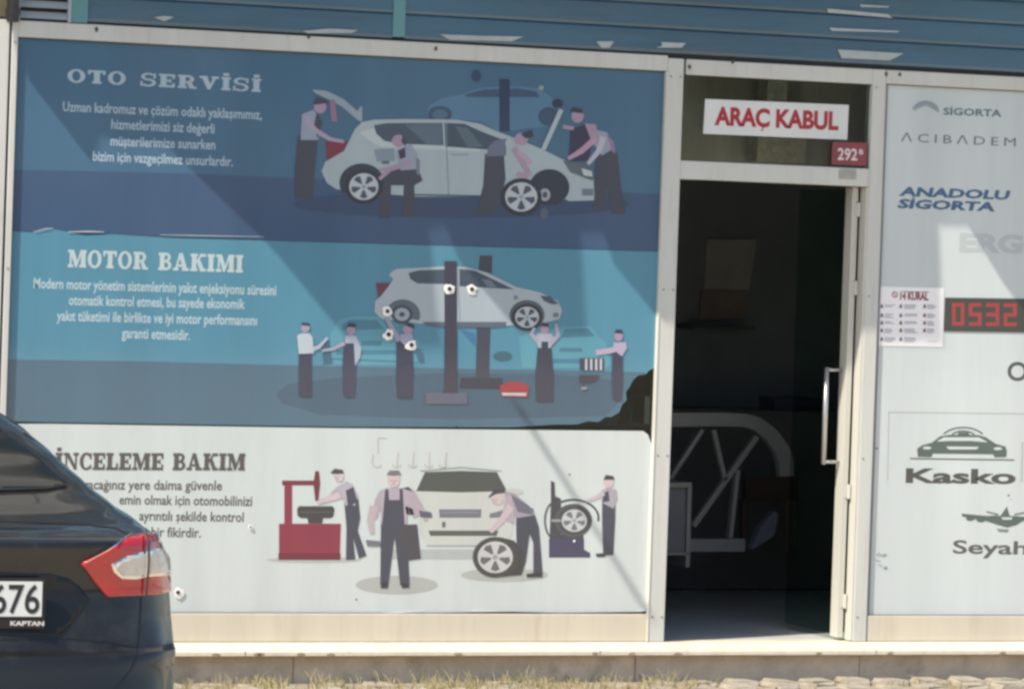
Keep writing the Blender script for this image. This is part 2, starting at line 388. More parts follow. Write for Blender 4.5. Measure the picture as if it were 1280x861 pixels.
# upper wall, then an unseen sheet and bar shaped to cast the shadows
part('upper_wall', XL, XR, .061, .30, z_ft-.01, ztop+2.4, mat('upper_render', (.45, .43, .38), rough=.9, var=.1))
zc = ztop+.03
def shadow_to_caster(x, y):
    q = P(x, y, 0); t = (zc-q.z)/SUN.z; return q+SUN*t
M_caster = mat('shade_caster_metal', (.30, .33, .34), rough=.5, var=.15)
outl = [(24, -160), (24, 60), (30, 91), (110, 196), (122, 165), (205, 176), (322, 290), (345, 314), (432, 420), (500, 428), (548, 428), (533, 282), (553, 276), (570, 320), (644, 408), (700, 412), (729, 410), (722, 285), (751, 285), (763, 323), (838, 414), (1000, 420), (1176, 424), (1170, 276), (1208, 277), (1249, 345), (1290, 400), (1700, 420), (1700, -160)]  # wanted shade outline on the facade, projected up to the unseen sheet
bm = bmesh.new()
vs = [shadow_to_caster(x, y) for x, y in outl]
vs[0].y = .06; vs[-1].y = .06
a = [bm.verts.new(v) for v in vs]; b = [bm.verts.new(v+Vector((0, 0, .006))) for v in vs]
bm.faces.new(a); bm.faces.new(b[::-1])
for i in range(len(a)): bm.faces.new((a[i], b[i], b[(i+1) % len(a)], a[(i+1) % len(a)]))
bm.normal_update(); bmesh.ops.triangulate(bm, faces=[f for f in bm.faces if len(f.verts) > 4]); bmesh.ops.recalc_face_normals(bm, faces=bm.faces)
obj('shade_caster_sheet', bm, M_caster, B)
for (xa, ya, xb, yb, wpx) in ((640, 500, 818, 782, 8),):  # unseen bar added to cast the diagonal stripe on the lower poster
    bm = bmesh.new()
    pts = [shadow_to_caster(*p) for p in ((xa-wpx/2, ya), (xa+wpx/2, ya), (xb+wpx/2, yb), (xb-wpx/2, yb))]
    prism(bm, [p+Vector((0, 0, .01)) for p in pts], Vector((0, 0, .012))); bmesh.ops.recalc_face_normals(bm, faces=bm.faces); obj('shade_caster_bar', bm, M_caster, B)
M_seal = mat('rubber_seal', (.05, .055, .055), rough=.7)
for (a0, a1, b0, b1) in ((x_pl1, x_m0-.008, z_gp, z_pt), (x_d1+.010, XR, z_gp-.006, z_pt-.005), (x_m1, x_d0, z_tr1, z_pt-.012)):
    part('rubber_seal', a0, a1, -.004, .008, b1-.0045, b1+.0005, M_seal, bevel=0)
    part('rubber_seal', a0, a0+.0045, -.003, .008, b0, b1-.0045, M_seal, bevel=0)
    part('rubber_seal', a0+.0045, a1, -.002, .008, b0-.0005, b0+.003, M_seal, bevel=0)
def screw(x, z, y=FR):
    bm = bmesh.new(); bmesh.ops.create_cone(bm, cap_ends=True, segments=10, radius1=.0055, radius2=.004, depth=.004, matrix=Matrix.Translation((x, y-.001, z)) @ Matrix.Rotation(math.pi/2, 4, 'X')); obj('screw', bm, M_screw, B)
M_screw = mat('dull_screw', (.28, .26, .24), rough=.4, metal=.7)
for zz in (zk+.12, zk+.9, zk+1.7, z_ft-.1):
    for xx in (x_pl0+.014, x_m0+.018, x_m1-.016, x_d0+.02): screw(xx, zz)
for (x, y) in ((386, 45.5), (545, 61), (916, 78), (862, 84), (1108, 93), (121, 37), (1125, 93.5)):
    q = P(x, y, FR-.002); bm = bmesh.new(); random.seed(int(x)); prism(bm, [q+Vector((random.uniform(.7, 1.2)*.009*math.cos(k), 0, random.uniform(.7, 1.3)*.011*math.sin(k))) for k in (0, .9, 1.8, 2.7, 3.6, 4.5, 5.4)], Vector((0, .002, 0))); bmesh.ops.recalc_face_normals(bm, faces=bm.faces)
    obj('grime_spot', bm, mat('grime', (.10, .09, .075), rough=.9), B)
# ------------------------------------------------------------------ the room behind
zf = zt_sill+.0
RY = 3.6
part('room_floor', XL, XR, .10, RY, zf-.06, zf-.006, mat('glossy_floor_tiles', (.62, .64, .63), rough=.35, var=.1, scale=3))
part('room_back_wall', XL, XR, RY, RY+.1, zf-.05, z_ft+.2, M_room)
part('room_ceiling', XL, XR, .06, RY, z_ft+.1, z_ft+.2, M_room)
part('room_side_wall', XL-.1, XL, -.01, RY, zf-.3, ztop, M_room); part('room_side_wall', XR, XR+.1, -.01, RY, zf-.3, ztop, mat('render_side', (.4, .38, .34), rough=.9))
def glassmat(name, tint=(.8, .9, .85), ior=1.42):
    m = bpy.data.materials.new(name); m.use_nodes = True; n = m.node_tree; n.nodes.clear()
    o = n.nodes.new('ShaderNodeOutputMaterial'); t = n.nodes.new('ShaderNodeBsdfTransparent'); g = n.nodes.new('ShaderNodeBsdfGlossy'); x = n.nodes.new('ShaderNodeMixShader'); fr = n.nodes.new('ShaderNodeFresnel')
    t.inputs[0].default_value = (*tint, 1); g.inputs['Roughness'].default_value = .02; fr.inputs[0].default_value = ior
    n.links.new(fr.outputs[0], x.inputs[0]); n.links.new(t.outputs[0], x.inputs[1]); n.links.new(g.outputs[0], x.inputs[2]); n.links.new(x.outputs[0], o.inputs[0]); return m
M_glass = glassmat('window_glass', (.42, .50, .47)); M_glass_d = glassmat('tinted_door_glass', (.72, .82, .78), 1.04); M_glass_t = glassmat('transom_glass', (.85, .9, .86), 1.5)
part('window_pane', x_pl1, x_m0-.008, .012, .018, z_gp, z_pt, M_glass, bevel=0)
part('window_pane', x_d1+.010, XR, .012, .018, z_gp-.006, z_pt-.005, M_glass, bevel=0)
part('transom_pane', x_m1, x_d0, .020, .026, z_tr1, z_pt-.012, M_glass_t, bevel=0)
# door leaf, standing open into the room
D = bpy.data.objects.new('door', None); COL.objects.link(D); D.parent = B; D.empty_display_size = .1
# ------------------------------------------------------------------ door leaf geometry
def dbox(name, x0, x1, y0, y1, z0, z1, m, bevel=.002): return bx(name, x0, x1, y0, y1, z0, z1, m, D, bevel)
zd0, zd1 = zf+.012, z_tr0-.004
xa = x_d0
lx0, lx1 = xa-.056, xa-.024
M_stile = mat('cream_door_stile', (.58, .58, .53), rough=.35, var=.08, scale=8, streak='v', dirt=((.4, .3, .24), 16, .5))
dbox('stile', lx0, lx1, .055, .135, zd0, zd1, M_stile)
dbox('jamb', xa-.012, xa, -.008, .06, zd0-.01, zd1, M_stile)
dbox('door_pane', lx0+.017, lx1-.017, .135, .70, zd0+.01, zd1-.01, M_glass_d, 0)
M_chr = mat('brushed_steel', (.55, .56, .56), rough=.3, metal=.8, var=.08)
zh0, zh1 = P(1030, 577, .1).z, P(1032, 462, .1).z
bm = bmesh.new(); tube(bm, [Vector((lx0-.085, .10, zh0-.012)), Vector((lx0-.085, .10, zh1+.012))], .0125, 12)
for zz in (zh0, zh1): tube(bm, [Vector((lx0-.085, .10, zz)), Vector((lx0+.002, .10, zz))], .0085, 10)
obj('pull_handle', bm, M_chr, D, smooth=True)
for yy in (262, 360, 615, 752):
    zz = P(1070, yy).z; bm = bmesh.new(); tube(bm, [Vector((lx1+.002, .045, zz-.035)), Vector((lx1+.002, .045, zz+.035))], .009, 10); box(bm, lx1-.018, lx1+.006, .048, .054, zz-.03, zz+.03)
    obj('hinge', bm, M_stile, D)
# ------------------------------------------------------------------ posters
PY = .0095       # face of the films on the glass
def film(name, label, pts, base, cat='poster', th=.0012, Y=PY):
    c = P(*pts[0], Y); T = thing(name, label, cat, (0, Y, 0))
    T.location = (P(pts[0][0], pts[0][1], Y).x, Y, P(pts[-1][0], pts[-1][1], Y).z)
    bm = bmesh.new(); prism(bm, [P(x, y, Y) for x, y in pts], Vector((0, th, 0)))
    bm.normal_update(); bmesh.ops.triangulate(bm, faces=[f for f in bm.faces if len(f.verts) > 4]); bmesh.ops.recalc_face_normals(bm, faces=bm.faces)
    o = obj('film_sheet', bm, ink(base), T); T['_k'] = 1; return T
def fix(T):      # children were built in world space
    for c in T.children: c.matrix_parent_inverse = Matrix.Translation(-T.location)
    if '_k' in T: del T['_k']
B1, B1F = (69, 110, 140), (62, 89, 124)
p1 = film('service_poster', 'dark blue window poster headed OTO SERVİSİ with mechanics around a silver hatchback', [(14, 40), (400, 58), (840, 86), (826, 314), (640, 309), (430, 303), (215, 297), (140, 292), (108, 294), (65, 285), (40, 290), (8, 288)], B1)
a = Art(PY-.0002); a.poly([(12, 212), (236, 217), (832, 243), (826, 313.5), (640, 308.5), (430, 302.5), (215, 296.5), (140, 291.5), (108, 293.5), (65, 284.5), (40, 289.5), (8, 287.5)], B1F); a.build('printed_floor', p1)
def worker_w(a, c): pass
DK, SK, SH = (66, 72, 88), (168, 148, 172), (150, 162, 184)
def wheel(a, cx, cy, r, ry=None, tyre=(45, 52, 62), rim=(186, 196, 204), gap=(72, 84, 100), rr=.78):
    ry = ry or r; a.ell(cx, cy, r, ry, tyre); a.ell(cx, cy, r*rr, ry*rr, rim)
    for k in range(5):
        t = math.radians(-54+72*k); p = []
        for (d, e) in ((.20, -.25), (.64, -.36), (.70, 0), (.64, .36), (.20, .25)):
            p.append((cx+r*d*math.cos(t+e*.9), cy+ry*d*math.sin(t+e*.9)))
        a.poly(p, gap)
    a.ell(cx, cy, r*.12, ry*.12, (150, 160, 172))
def new(poster, name, z, lvl=3):
    return Art(PY-.0004-.0007*lvl, *z, 2.56, step=.00005), poster, name
Z2, Z3, Z5 = (350, 60), (340, 300), (330, 530)
# ---- poster 1
a = Art(PY-.0005, *Z2, 2.56)
g1 = (86, 128, 160)
a.poly([(470,215),(478,185),(520,160),(580,150),(640,128),(760,122),(830,130),(872,160),(880,215),(860,250),(700,268),(640,235),(500,228)], g1)
a.poly([(590,150),(650,134),(760,130),(820,140),(830,158),(600,158)], (62, 88, 116)); a.ell(512, 212, 38, 26, (58, 84, 112)); a.ell(512, 214, 24, 18, (80, 112, 136)); a.ell(860, 220, 34, 30, (60, 86, 114))
a.rect(702, 100, 735, 268, (46, 62, 92)); a.ell(628, 90, 16, 20, (52, 72, 104)); a.ell(888, 178, 18, 14, (48, 62, 84)); a.ell(836, 128, 8, 8, (150, 165, 150))
a.build('printed_background_car', p1)
a = Art(PY-.0018, *Z2, 2.56, step=.00008)
WH = (168, 186, 194)
a.ell(580, 500, 540, 44, (54, 76, 108))
a.poly([(105,133),(150,138),(205,165),(248,203),(258,186),(263,190),(263,238),(250,232),(195,186),(108,142)], (150, 168, 184))
a.poly([(145,300),(225,297),(205,330),(152,368)], (124, 52, 72))
a.poly([(262,238),(300,230),(400,228),(560,230),(640,243),(700,270),(760,292),(840,325),(900,355),(985,385),(1003,420),(1008,488),(925,490),(640,476),(430,476),(180,452),(150,432),(133,395),(145,365),(205,330),(225,290),(240,260)], WH)
a.poly([(255,270),(300,258),(330,300),(640,325),(640,332),(330,318),(290,300)], (188, 202, 206))
a.poly([(300,248),(340,241),(520,240),(523,312),(390,308),(335,298),(308,275)], (70, 88, 106))
a.poly([(400,246),(518,241),(520,310),(470,309)], (92, 112, 130))
a.poly([(527,240),(590,243),(650,270),(735,302),(700,328),(529,316)], (66, 84, 102))
a.poly([(560,250),(600,256),(650,318),(600,318)], (88, 108, 124))
a.stroke([(533,240),(533,318),(540,470)], 3, (120, 140, 154)); a.stroke([(548,342),(602,342)], 4, (130, 150, 160)); a.stroke([(430,470),(640,474),(920,488)], 5, (66, 82, 104))
a.poly([(300,325),(365,322),(368,362),(310,365)], (132, 150, 164)); a.rect(326, 362, 350, 372, (90, 104, 122))
a.ell(262, 432, 72, 62, (50, 62, 82), a0=150, a1=390); wheel(a, 268, 444, 60, 55)
a.ell(862, 446, 64, 58, (46, 56, 72)); a.ell(848, 470, 17, 20, (160, 172, 182)); a.ell(848, 470, 8, 10, (70, 80, 96)); a.ell(845, 530, 14, 18, (84, 98, 120))
wheel(a, 772, 477, 66, 60)
a.poly([(835,325),(893,195),(907,200),(850,327)], (176, 190, 200)); a.poly([(905,360),(985,372),(1003,405),(1000,425),(960,410),(930,398)], (90, 106, 118)); a.poly([(965,385),(998,395),(1000,412),(972,408)], (190, 204, 208)); a.rect(968, 452, 1003, 472, (110, 126, 142))
a.build('printed_car', p1)
def fig(P0, z, name, fn, lvl=.0028):
    a = Art(PY-lvl, *z, 2.56, step=.00006); fn(a); a.build('printed_worker', P0)
def face(a, cx, cy, r, d=0):
    c = (112, 84, 108)
    for e in (-.36, .36): a.ell(cx+(e+d*.3)*r, cy-.02*r, r*.10, r*.09, (60, 52, 70), n=8)
    a.stroke([(cx+d*.35*r, cy), (cx+(d*.45+.06)*r, cy+.32*r)], r*.10, c); a.stroke([(cx+(d*.3-.26)*r, cy+.56*r), (cx+(d*.3+.26)*r, cy+.55*r)], r*.10, (140, 86, 104))
def w1(a):
    a.poly([(58,282),(122,280),(116,350),(103,482),(50,482),(48,400)], DK); a.poly([(70,212),(108,198),(134,240),(122,295),(66,295)], SH); a.poly([(118,205),(136,240),(120,290),(108,250)], DK)
    a.poly([(158,165),(176,168),(184,236),(164,236)], (150, 120, 150)); a.ell(128, 190, 20, 20, SK); a.poly([(106,180),(118,158),(150,166),(155,176),(120,182)], DK); a.stroke([(82,222),(110,262),(160,292),(205,300)], [20,17,13,10], (170, 160, 186))
def w2(a):
    a.poly([(330,402),(392,384),(440,380),(457,425),(430,440),(432,540),(392,540),(396,440),(356,440),(352,545),(318,545),(322,425)], DK); a.poly([(374,325),(420,308),(440,340),(442,388),(386,392),(372,350)], SH)
    a.ell(380, 298, 22, 20, SK); a.poly([(392,280),(408,292),(402,316),(388,300)], (70, 70, 90)); a.stroke([(318,392),(360,385),(416,366)], [12,15,20], SK); a.stroke([(318,420),(350,392)], 12, SK)
    a.poly([(378,330),(400,318),(402,350),(384,356)], (60, 54, 84)); a.poly([(436,350),(448,360),(446,410),(436,400)], (120, 130, 146))
def w3(a):
    a.poly([(656,340),(716,328),(722,420),(700,515),(664,535),(628,528),(650,440)], DK); a.poly([(690,296),(724,290),(724,345),(660,348),(668,315)], (104, 116, 138)); a.poly([(720,300),(748,288),(752,330),(730,345)], WH)
    a.ell(772, 292, 22, 20, SK); a.poly([(770,276),(806,262),(812,284),(786,290)], (52, 58, 78)); a.stroke([(748,320),(772,360),(800,408)], [22,20,16], SK); a.stroke([(760,330),(805,370)], 14, (184, 160, 182)); a.poly([(760,395),(802,402),(795,418),(752,412)], (176, 152, 172))
def w4(a):
    a.poly([(930,262),(975,245),(1005,290),(985,362),(925,362)], (54, 54, 84)); a.ell(952, 218, 20, 22, SK); a.poly([(928,205),(938,190),(968,196),(970,210)], (60, 60, 80)); a.poly([(975,242),(1010,244),(1022,300),(1002,312)], SK)
    a.stroke([(1010,290),(965,330),(922,355)], [20,18,12], (184, 150, 178)); a.stroke([(905,252),(940,258)], 12, SK)
def w5(a):
    a.poly([(1010,350),(1035,300),(1080,335),(1092,450),(1106,528),(1060,530),(1050,440),(1040,522),(1004,520)], DK); a.poly([(1008,262),(1046,270),(1070,320),(1030,345),(1005,310)], SH); a.stroke([(1035,285),(1020,330),(985,372)], [20,18,12], (186, 190, 206)); a.poly([(1046,276),(1068,300),(1074,340),(1062,330)], (150, 124, 156))
for f_ in (w1, w2, w3, w4, w5): fig(p1, Z2, 'w', f_)
TW = (176, 198, 214)
slab_text('heading_letter', 'OTO SERVİSİ', 84, 103, 326, 115.5, 16.5, (172, 194, 210), PY-.0006, p1, gap=.13)
for (s, x0, y0, x1, y1) in (('Uzman kadromuz ve çözüm odaklı yaklaşımımız,', 78.5, 139, 327, 149.5), ('hizmetlerimizi siz değerli', 139, 161, 268, 167), ('müşterilerimize sunarken', 138, 182, 269, 187), ('bizim için vazgeçilmez unsurlardır.', 116, 201, 291, 208)):
    text('body_text', s, x0, y0, x1, y1, 12, TW, PY-.0006, p1, bold=.016)
fix(p1)
# ---- poster 2
B2, B2F = (86, 144, 170), (80, 112, 134)
p2 = film('engine_poster', 'light blue window poster headed MOTOR BAKIMI with hatchback on a lift, lower right corner torn', [(8, 288.5), (40, 290.6), (65, 285.6), (108, 294.6), (140, 292.6), (215, 297.5), (430, 303.6), (640, 309.6), (830, 314.7), (820, 459), (811, 463), (808, 467), (798, 469), (791, 475), (787, 483), (782, 490), (783, 500), (777, 506), (774, 515), (764, 521), (757, 521), (748, 527), (735, 526), (722, 530), (690, 530.5), (640, 533.5), (420, 533), (60, 527.5), (4, 526)], B2)
a = Art(PY-.0002); a.poly([(5, 449), (200, 452), (340, 456), (806, 465), (807, 467.5), (797, 469.5), (790, 475), (786, 483), (781, 490), (782, 500), (776, 506), (773, 515), (763, 521), (757, 521), (748, 526), (735, 525.5), (722, 529.5), (690, 530), (640, 532.5), (420, 532.5), (60, 527), (4, 525.5)], B2F)
a.poly([(345, 492), (360, 480), (420, 472), (560, 466), (700, 468), (776, 476), (776, 500), (757, 520), (560, 524), (400, 518), (352, 504)], (72, 98, 120)); a.build('printed_floor', p2)
a = Art(PY-.0006, *Z3, 2.56, step=.00005); tl = (96, 158, 178); tm = (76, 128, 152)
a.poly([(188,300),(215,252),(260,245),(340,245),(372,285),(400,300),(470,320),(478,398),(200,400),(185,340)], tl); a.poly([(225,270),(250,255),(335,255),(360,285),(225,288)], tm); a.rect(285, 322, 352, 338, tm); a.rect(205, 352, 400, 366, (74, 130, 158)); a.stroke([(190,380),(470,392)], 6, tm)
a.poly([(160,330),(185,322),(192,395),(165,400)], (66, 108, 130))
a.poly([(790,310),(815,300),(925,278),(1020,275),(1045,310),(1070,330),(1085,400),(1070,412),(800,410)], tl); a.poly([(935,284),(1010,282),(1035,308),(925,312)], tm); a.rect(920, 345, 992, 358, tm); a.rect(900, 380, 985, 394, (74, 130, 158)); a.ell(738, 372, 30, 16, (66, 106, 124)); a.poly([(600,285),(650,300),(650,340)], (70, 120, 165))
a.build('printed_background_car', p2)
a = Art(PY-.0016, *Z3, 2.56, step=.00006); lp = (70, 74, 90)
a.poly([(665,50),(705,50),(694,442),(652,442),(660,106)], lp); a.poly([(605,440),(738,442),(738,476),(600,474)], (60, 62, 80))
a.build('printed_lift_post', p2)
a = Art(PY-.0022, *Z3, 2.56, step=.00005); W2 = (172, 186, 196)
a.poly([(333,138),(386,136),(384,152),(340,188)], (112, 62, 80))
a.poly([(385,100),(400,92),(560,84),(625,87),(690,105),(780,150),(860,168),(915,195),(928,225),(920,252),(862,268),(750,274),(480,268),(350,252),(328,230),(330,195),(348,180),(372,150),(388,125),(374,112)], W2)
a.poly([(437,105),(470,97),(552,94),(552,141),(465,139),(442,125)], (74, 88, 104)); a.poly([(600,92),(650,98),(775,158),(600,148)], (70, 86, 102)); a.poly([(670,125),(700,128),(720,152),(690,150)], (110, 126, 140))
a.stroke([(596,90),(596,150),(602,262)], 3, (130, 146, 160)); a.poly([(858,178),(890,180),(918,205),(895,206),(870,195)], (78, 92, 110)); a.ell(780, 184, 8, 7, (120, 138, 152)); a.ell(908, 240, 10, 8, (110, 126, 144))
a.ell(418, 240, 56, 50, (92, 106, 120), a0=180, a1=380); a.ell(416, 238, 34, 30, (64, 76, 90)); a.ell(416, 238, 24, 21, (160, 172, 184)); a.ell(416, 238, 9, 8, (70, 84, 100))
a.ell(816, 240, 56, 48, (84, 96, 110)); wheel(a, 816, 247, 49, 43, tyre=(50, 54, 62)); a.poly([(480,262),(750,262),(748,276),(690,280),(500,276)], (96, 106, 122))
a.build('printed_car', p2)
a = Art(PY-.0034, *Z3, 2.56, step=.00005)
a.rect(552, 68, 592, 484, (66, 66, 82)); a.poly([(490,487),(624,487),(626,524),(492,524)], (98, 102, 124)); a.poly([(548,484),(594,484),(594,490),(548,490)], (66, 66, 82)); a.build('printed_lift_post', p2)
def f1(a):
    a.rect(86, 360, 126, 500, (62, 66, 86)); a.poly([(80,305),(96,298),(120,298),(130,312),(134,362),(86,364)], (186, 200, 212)); a.ell(107, 280, 14, 16, (160, 158, 178)); a.poly([(93,272),(98,264),(120,266),(122,276)], (60, 60, 76)); a.stroke([(128,350),(150,342),(178,312)], [14,12,8], (180, 186, 204))
def f2(a):
    a.poly([(230,322),(264,320),(268,400),(264,502),(230,502),(226,400)], (64, 68, 92)); a.poly([(236,305),(268,305),(286,345),(282,375),(266,402),(262,330),(232,330)], (168, 178, 196)); a.ell(253, 288, 14, 16, SK); a.poly([(240,278),(248,265),(268,268),(268,280)], (56, 60, 78)); a.stroke([(160,354),(195,348),(232,330)], [8,10,14], (170, 168, 188))
def f3(a):
    a.poly([(398,322),(450,320),(452,420),(448,505),(402,505),(398,420)], (60, 64, 88)); a.poly([(410,300),(448,300),(458,345),(440,350),(412,325)], (160, 166, 188)); a.ell(434, 286, 16, 16, SK); a.poly([(424,272),(440,264),(456,272),(454,284)], (56, 60, 78)); a.stroke([(366,248),(385,285),(408,322)], [12,16,18], (162, 156, 182)); a.poly([(452,340),(478,350),(486,385),(470,390)], (70, 110, 134))
def f4(a):
    a.poly([(852,325),(892,325),(900,420),(898,515),(846,515),(844,420)], (64, 66, 84)); a.poly([(842,312),(852,298),(892,298),(902,312),(892,345),(852,345)], (168, 178, 194)); a.poly([(862,325),(884,325),(884,352),(862,352)], (64, 66, 84)); a.ell(872, 284, 14, 16, SK); a.poly([(858,276),(866,264),(884,266),(886,278)], (60, 62, 78)); a.stroke([(852,325),(830,300),(840,280)], [16,14,10], (170, 164, 184)); a.stroke([(892,330),(916,305),(908,268)], [16,14,10], (170, 164, 184))
def f5(a):
    a.poly([(1090,350),(1122,350),(1122,430),(1118,512),(1092,512),(1088,430)], (64, 68, 86)); a.poly([(1092,328),(1132,326),(1136,345),(1120,372),(1094,352)], (172, 176, 198)); a.ell(1109, 306, 14, 18, SK); a.poly([(1096,298),(1102,286),(1122,288),(1122,300)], (56, 60, 76)); a.stroke([(1036,360),(1080,354),(1134,338)], [18,18,20], (182, 170, 196))
for f_ in (f1, f2, f3, f4, f5): fig(p2, Z3, 'w', f_, .0040)
a = Art(PY-.0036, *Z3, 2.56, step=.00006)
a.poly([(985,378),(1062,378),(1062,416),(985,416)], (70, 76, 90))
for xx in (1002, 1018, 1034, 1049): a.rect(xx, 380, xx+7, 416, (196, 200, 216))
a.poly([(985,432),(1050,432),(1030,452),(985,458)], (66, 66, 80)); a.poly([(990,470),(1010,470),(1005,478),(988,478)], (150, 150, 166))
a.build('printed_tool_trolley', p2)
a = Art(PY-.0036, *Z3, 2.56, step=.00006)
a.poly([(728,466),(760,452),(800,454),(822,468),(818,502),(734,500)], (158, 62, 74)); a.poly([(735,488),(815,489),(812,498),(738,497)], (196, 196, 200)); a.build('printed_red_toolbox', p2)
TB = (186, 210, 220)
slab_text('heading_letter', 'MOTOR BAKIMI', 84.5, 334, 303.5, 341, 22, (190, 210, 214), PY-.0006, p2, gap=.09)
for (s, x0, y0, x1, y1) in (('Modern motor yönetim sistemlerinin yakıt enjeksiyonu süresini', 42, 360, 345, 369), ('otomatik kontrol etmesi, bu sayede ekonomik', 86, 381, 306, 386), ('yakıt tüketimi ile birlikte ve iyi motor performansını', 71, 400.5, 321, 406.5), ('garanti etmesidir.', 152, 422, 237.5, 425)):
    text('body_text', s, x0, y0, x1, y1, 12.5, TB, PY-.0006, p2, bold=.02)
fix(p2)
# ---- poster 3
B3 = (206, 217, 218)
p3 = film('inspection_poster', 'off white window poster headed İNCELEME BAKIM with mechanics, tyre machine and wheel drawings', [(0, 529.5), (60, 529.5), (420, 535), (640, 537), (804, 538.5), (810, 543), (816, 560), (811, 764), (700, 765.5), (640, 764), (380, 767.5), (215, 766.5), (0, 767)], B3)
OV, LS = (66, 70, 88), (178, 168, 182)
a = Art(PY-.0004, *Z5, 2.56, step=.00005)
a.ell(425, 514, 132, 30, (176, 182, 182)); a.ell(770, 482, 140, 22, (180, 186, 184)); a.poly([(380,400),(740,400),(740,432),(380,432)], (178, 186, 188)); a.ell(160, 434, 150, 10, (184, 190, 188))
for x0, y0, x1, y1 in ((365,45,395,45),(365,45,365,95),(430,90,425,135),(480,88,476,135),(530,88,528,136),(585,90,580,130),(350,95,346,125)): a.stroke([(x0,y0),(x1+.5,y1+.5)], 3, (186, 182, 178))
for cx in (362, 425, 476, 528, 572): a.ring(cx, 130, 14, 10, 3, (186, 182, 180), a0=0, a1=200, n=8)
a.build('printed_ground_shade', p3)['kind'] = 'stuff'
a = Art(PY-.0010, *Z5, 2.56, step=.00005)
a.poly([(487,215),(515,152),(630,146),(745,152),(778,215),(800,260),(795,350),(770,388),(520,388),(500,350),(492,260)], (200, 207, 204)); a.poly([(487,214),(515,153),(630,149),(745,153),(778,214),(630,218)], (76, 82, 82)); a.stroke([(500,150),(630,138),(760,150)], 3, (140, 146, 148))
a.poly([(560,272),(696,272),(694,299),(562,299)], (112, 118, 132)); a.poly([(568,280),(688,280),(688,284),(568,284)], (140, 146, 156)); a.poly([(526,340),(750,340),(744,357),(532,357)], (88, 92, 92)); a.poly([(492,270),(536,282),(540,300),(500,298)], (110, 112, 122)); a.poly([(780,270),(722,286),(722,300),(775,296)], (120, 122, 130)); a.rect(570, 312, 581, 330, (100, 104, 104)); a.stroke([(520,388),(770,388)], 4, (170, 176, 176)); a.ell(800, 215, 30, 10, (196, 200, 196))
a.build('printed_car', p3)
a = Art(PY-.0010, *Z5, 2.56, step=.00005); RD = (138, 44, 70)
a.rect(65, 192, 90, 318, RD); a.rect(58, 180, 178, 195, (120, 38, 62)); a.poly([(164,150),(176,150),(180,190),(174,245),(164,245),(158,190)], (112, 40, 60)); a.poly([(48,318),(246,318),(243,412),(48,412)], RD); a.rect(46, 412, 245, 434, (112, 30, 54)); a.poly([(138,296),(190,296),(186,317),(142,317)], (66, 62, 66)); a.poly([(112,262),(220,262),(226,272),(222,294),(214,300),(118,300),(107,292),(106,270)], (62, 64, 66)); a.stroke([(112,281),(220,281)], 3, (92, 94, 96)); a.build('printed_tyre_machine', p3)
a = Art(PY-.0010, *Z5, 2.56, step=.00005)
a.ring(932, 308, 36, 62, 6, (72, 76, 84), a0=90, a1=280); a.poly([(918,180),(930,186),(932,230),(950,238),(952,352),(1022,352),(1024,400),(1044,412),(1044,426),(912,426),(914,362),(918,250)], (64, 66, 78)); a.poly([(912,366),(1024,366),(1024,400),(1044,412),(1044,426),(912,426)], (66, 66, 96))
a.ring(990, 300, 84, 62, 7, (74, 78, 84), a0=230, a1=370); a.ell(990, 308, 60, 54, (80, 84, 88)); wheel(a, 993, 308, 52, 46, tyre=(70, 74, 80), rim=(196, 202, 204), gap=(110, 116, 124)); a.rect(920, 304, 950, 312, (150, 156, 160)); a.build('printed_wheel_balancer', p3)
def q1(a):
    a.poly([(256,240),(262,205),(285,205),(302,240),(308,300),(300,340),(328,420),(304,430),(285,360),(292,432),(262,434),(264,330)], OV); a.poly([(212,222),(235,200),(262,185),(284,192),(302,232),(290,262),(262,240),(236,236)], LS); a.poly([(238,205),(262,182),(280,190),(290,240),(262,262),(252,235)], (178, 176, 188)); a.poly([(262,212),(286,200),(300,250),(268,262)], OV); a.ell(240, 166, 16, 18, (206, 196, 200)); a.poly([(212,156),(226,142),(252,146),(256,158),(232,160)], (70, 70, 80)); face(a, 238, 168, 15, -1); a.stroke([(172,250),(205,240),(242,226)], [12,16,22], (206, 192, 200))
def q2(a):
    a.poly([(376,240),(460,240),(458,330),(466,515),(436,515),(418,360),(398,515),(372,515),(374,330)], OV); a.poly([(356,240),(370,214),(392,204),(440,204),(470,214),(486,250),(500,290),(478,300),(460,262),(458,320),(376,320),(372,260),(362,300),(340,310)], LS)
    a.poly([(388,208),(398,208),(400,242),(434,242),(434,206),(444,206),(450,320),(378,320)], OV); a.stroke([(352,262),(340,310),(346,350)], [26,22,14], (190, 176, 186)); a.ell(415, 178, 20, 24, (206, 190, 194)); a.poly([(392,162),(402,148),(432,148),(440,162),(416,166)], (120, 116, 120)); face(a, 415, 180, 19); a.poly([(384,500),(398,512),(396,524),(372,524)], (48, 50, 60)); a.poly([(438,508),(462,510),(466,522),(442,524)], (48, 50, 60)); a.poly([(326,370),(372,374),(372,390),(330,390)], (110, 114, 126))
def q3(a):
    a.poly([(442,205),(462,200),(476,212),(470,230),(446,230)], (66, 70, 90)); a.poly([(452,262),(476,270),(480,290),(456,288)], OV); a.poly([(434,322),(490,320),(502,430),(462,436),(446,400)], (70, 70, 80)); a.stroke([(470,215),(500,265),(520,310)], [22,20,12], LS); a.poly([(495,275),(535,285),(532,300),(505,298)], (90, 94, 110))
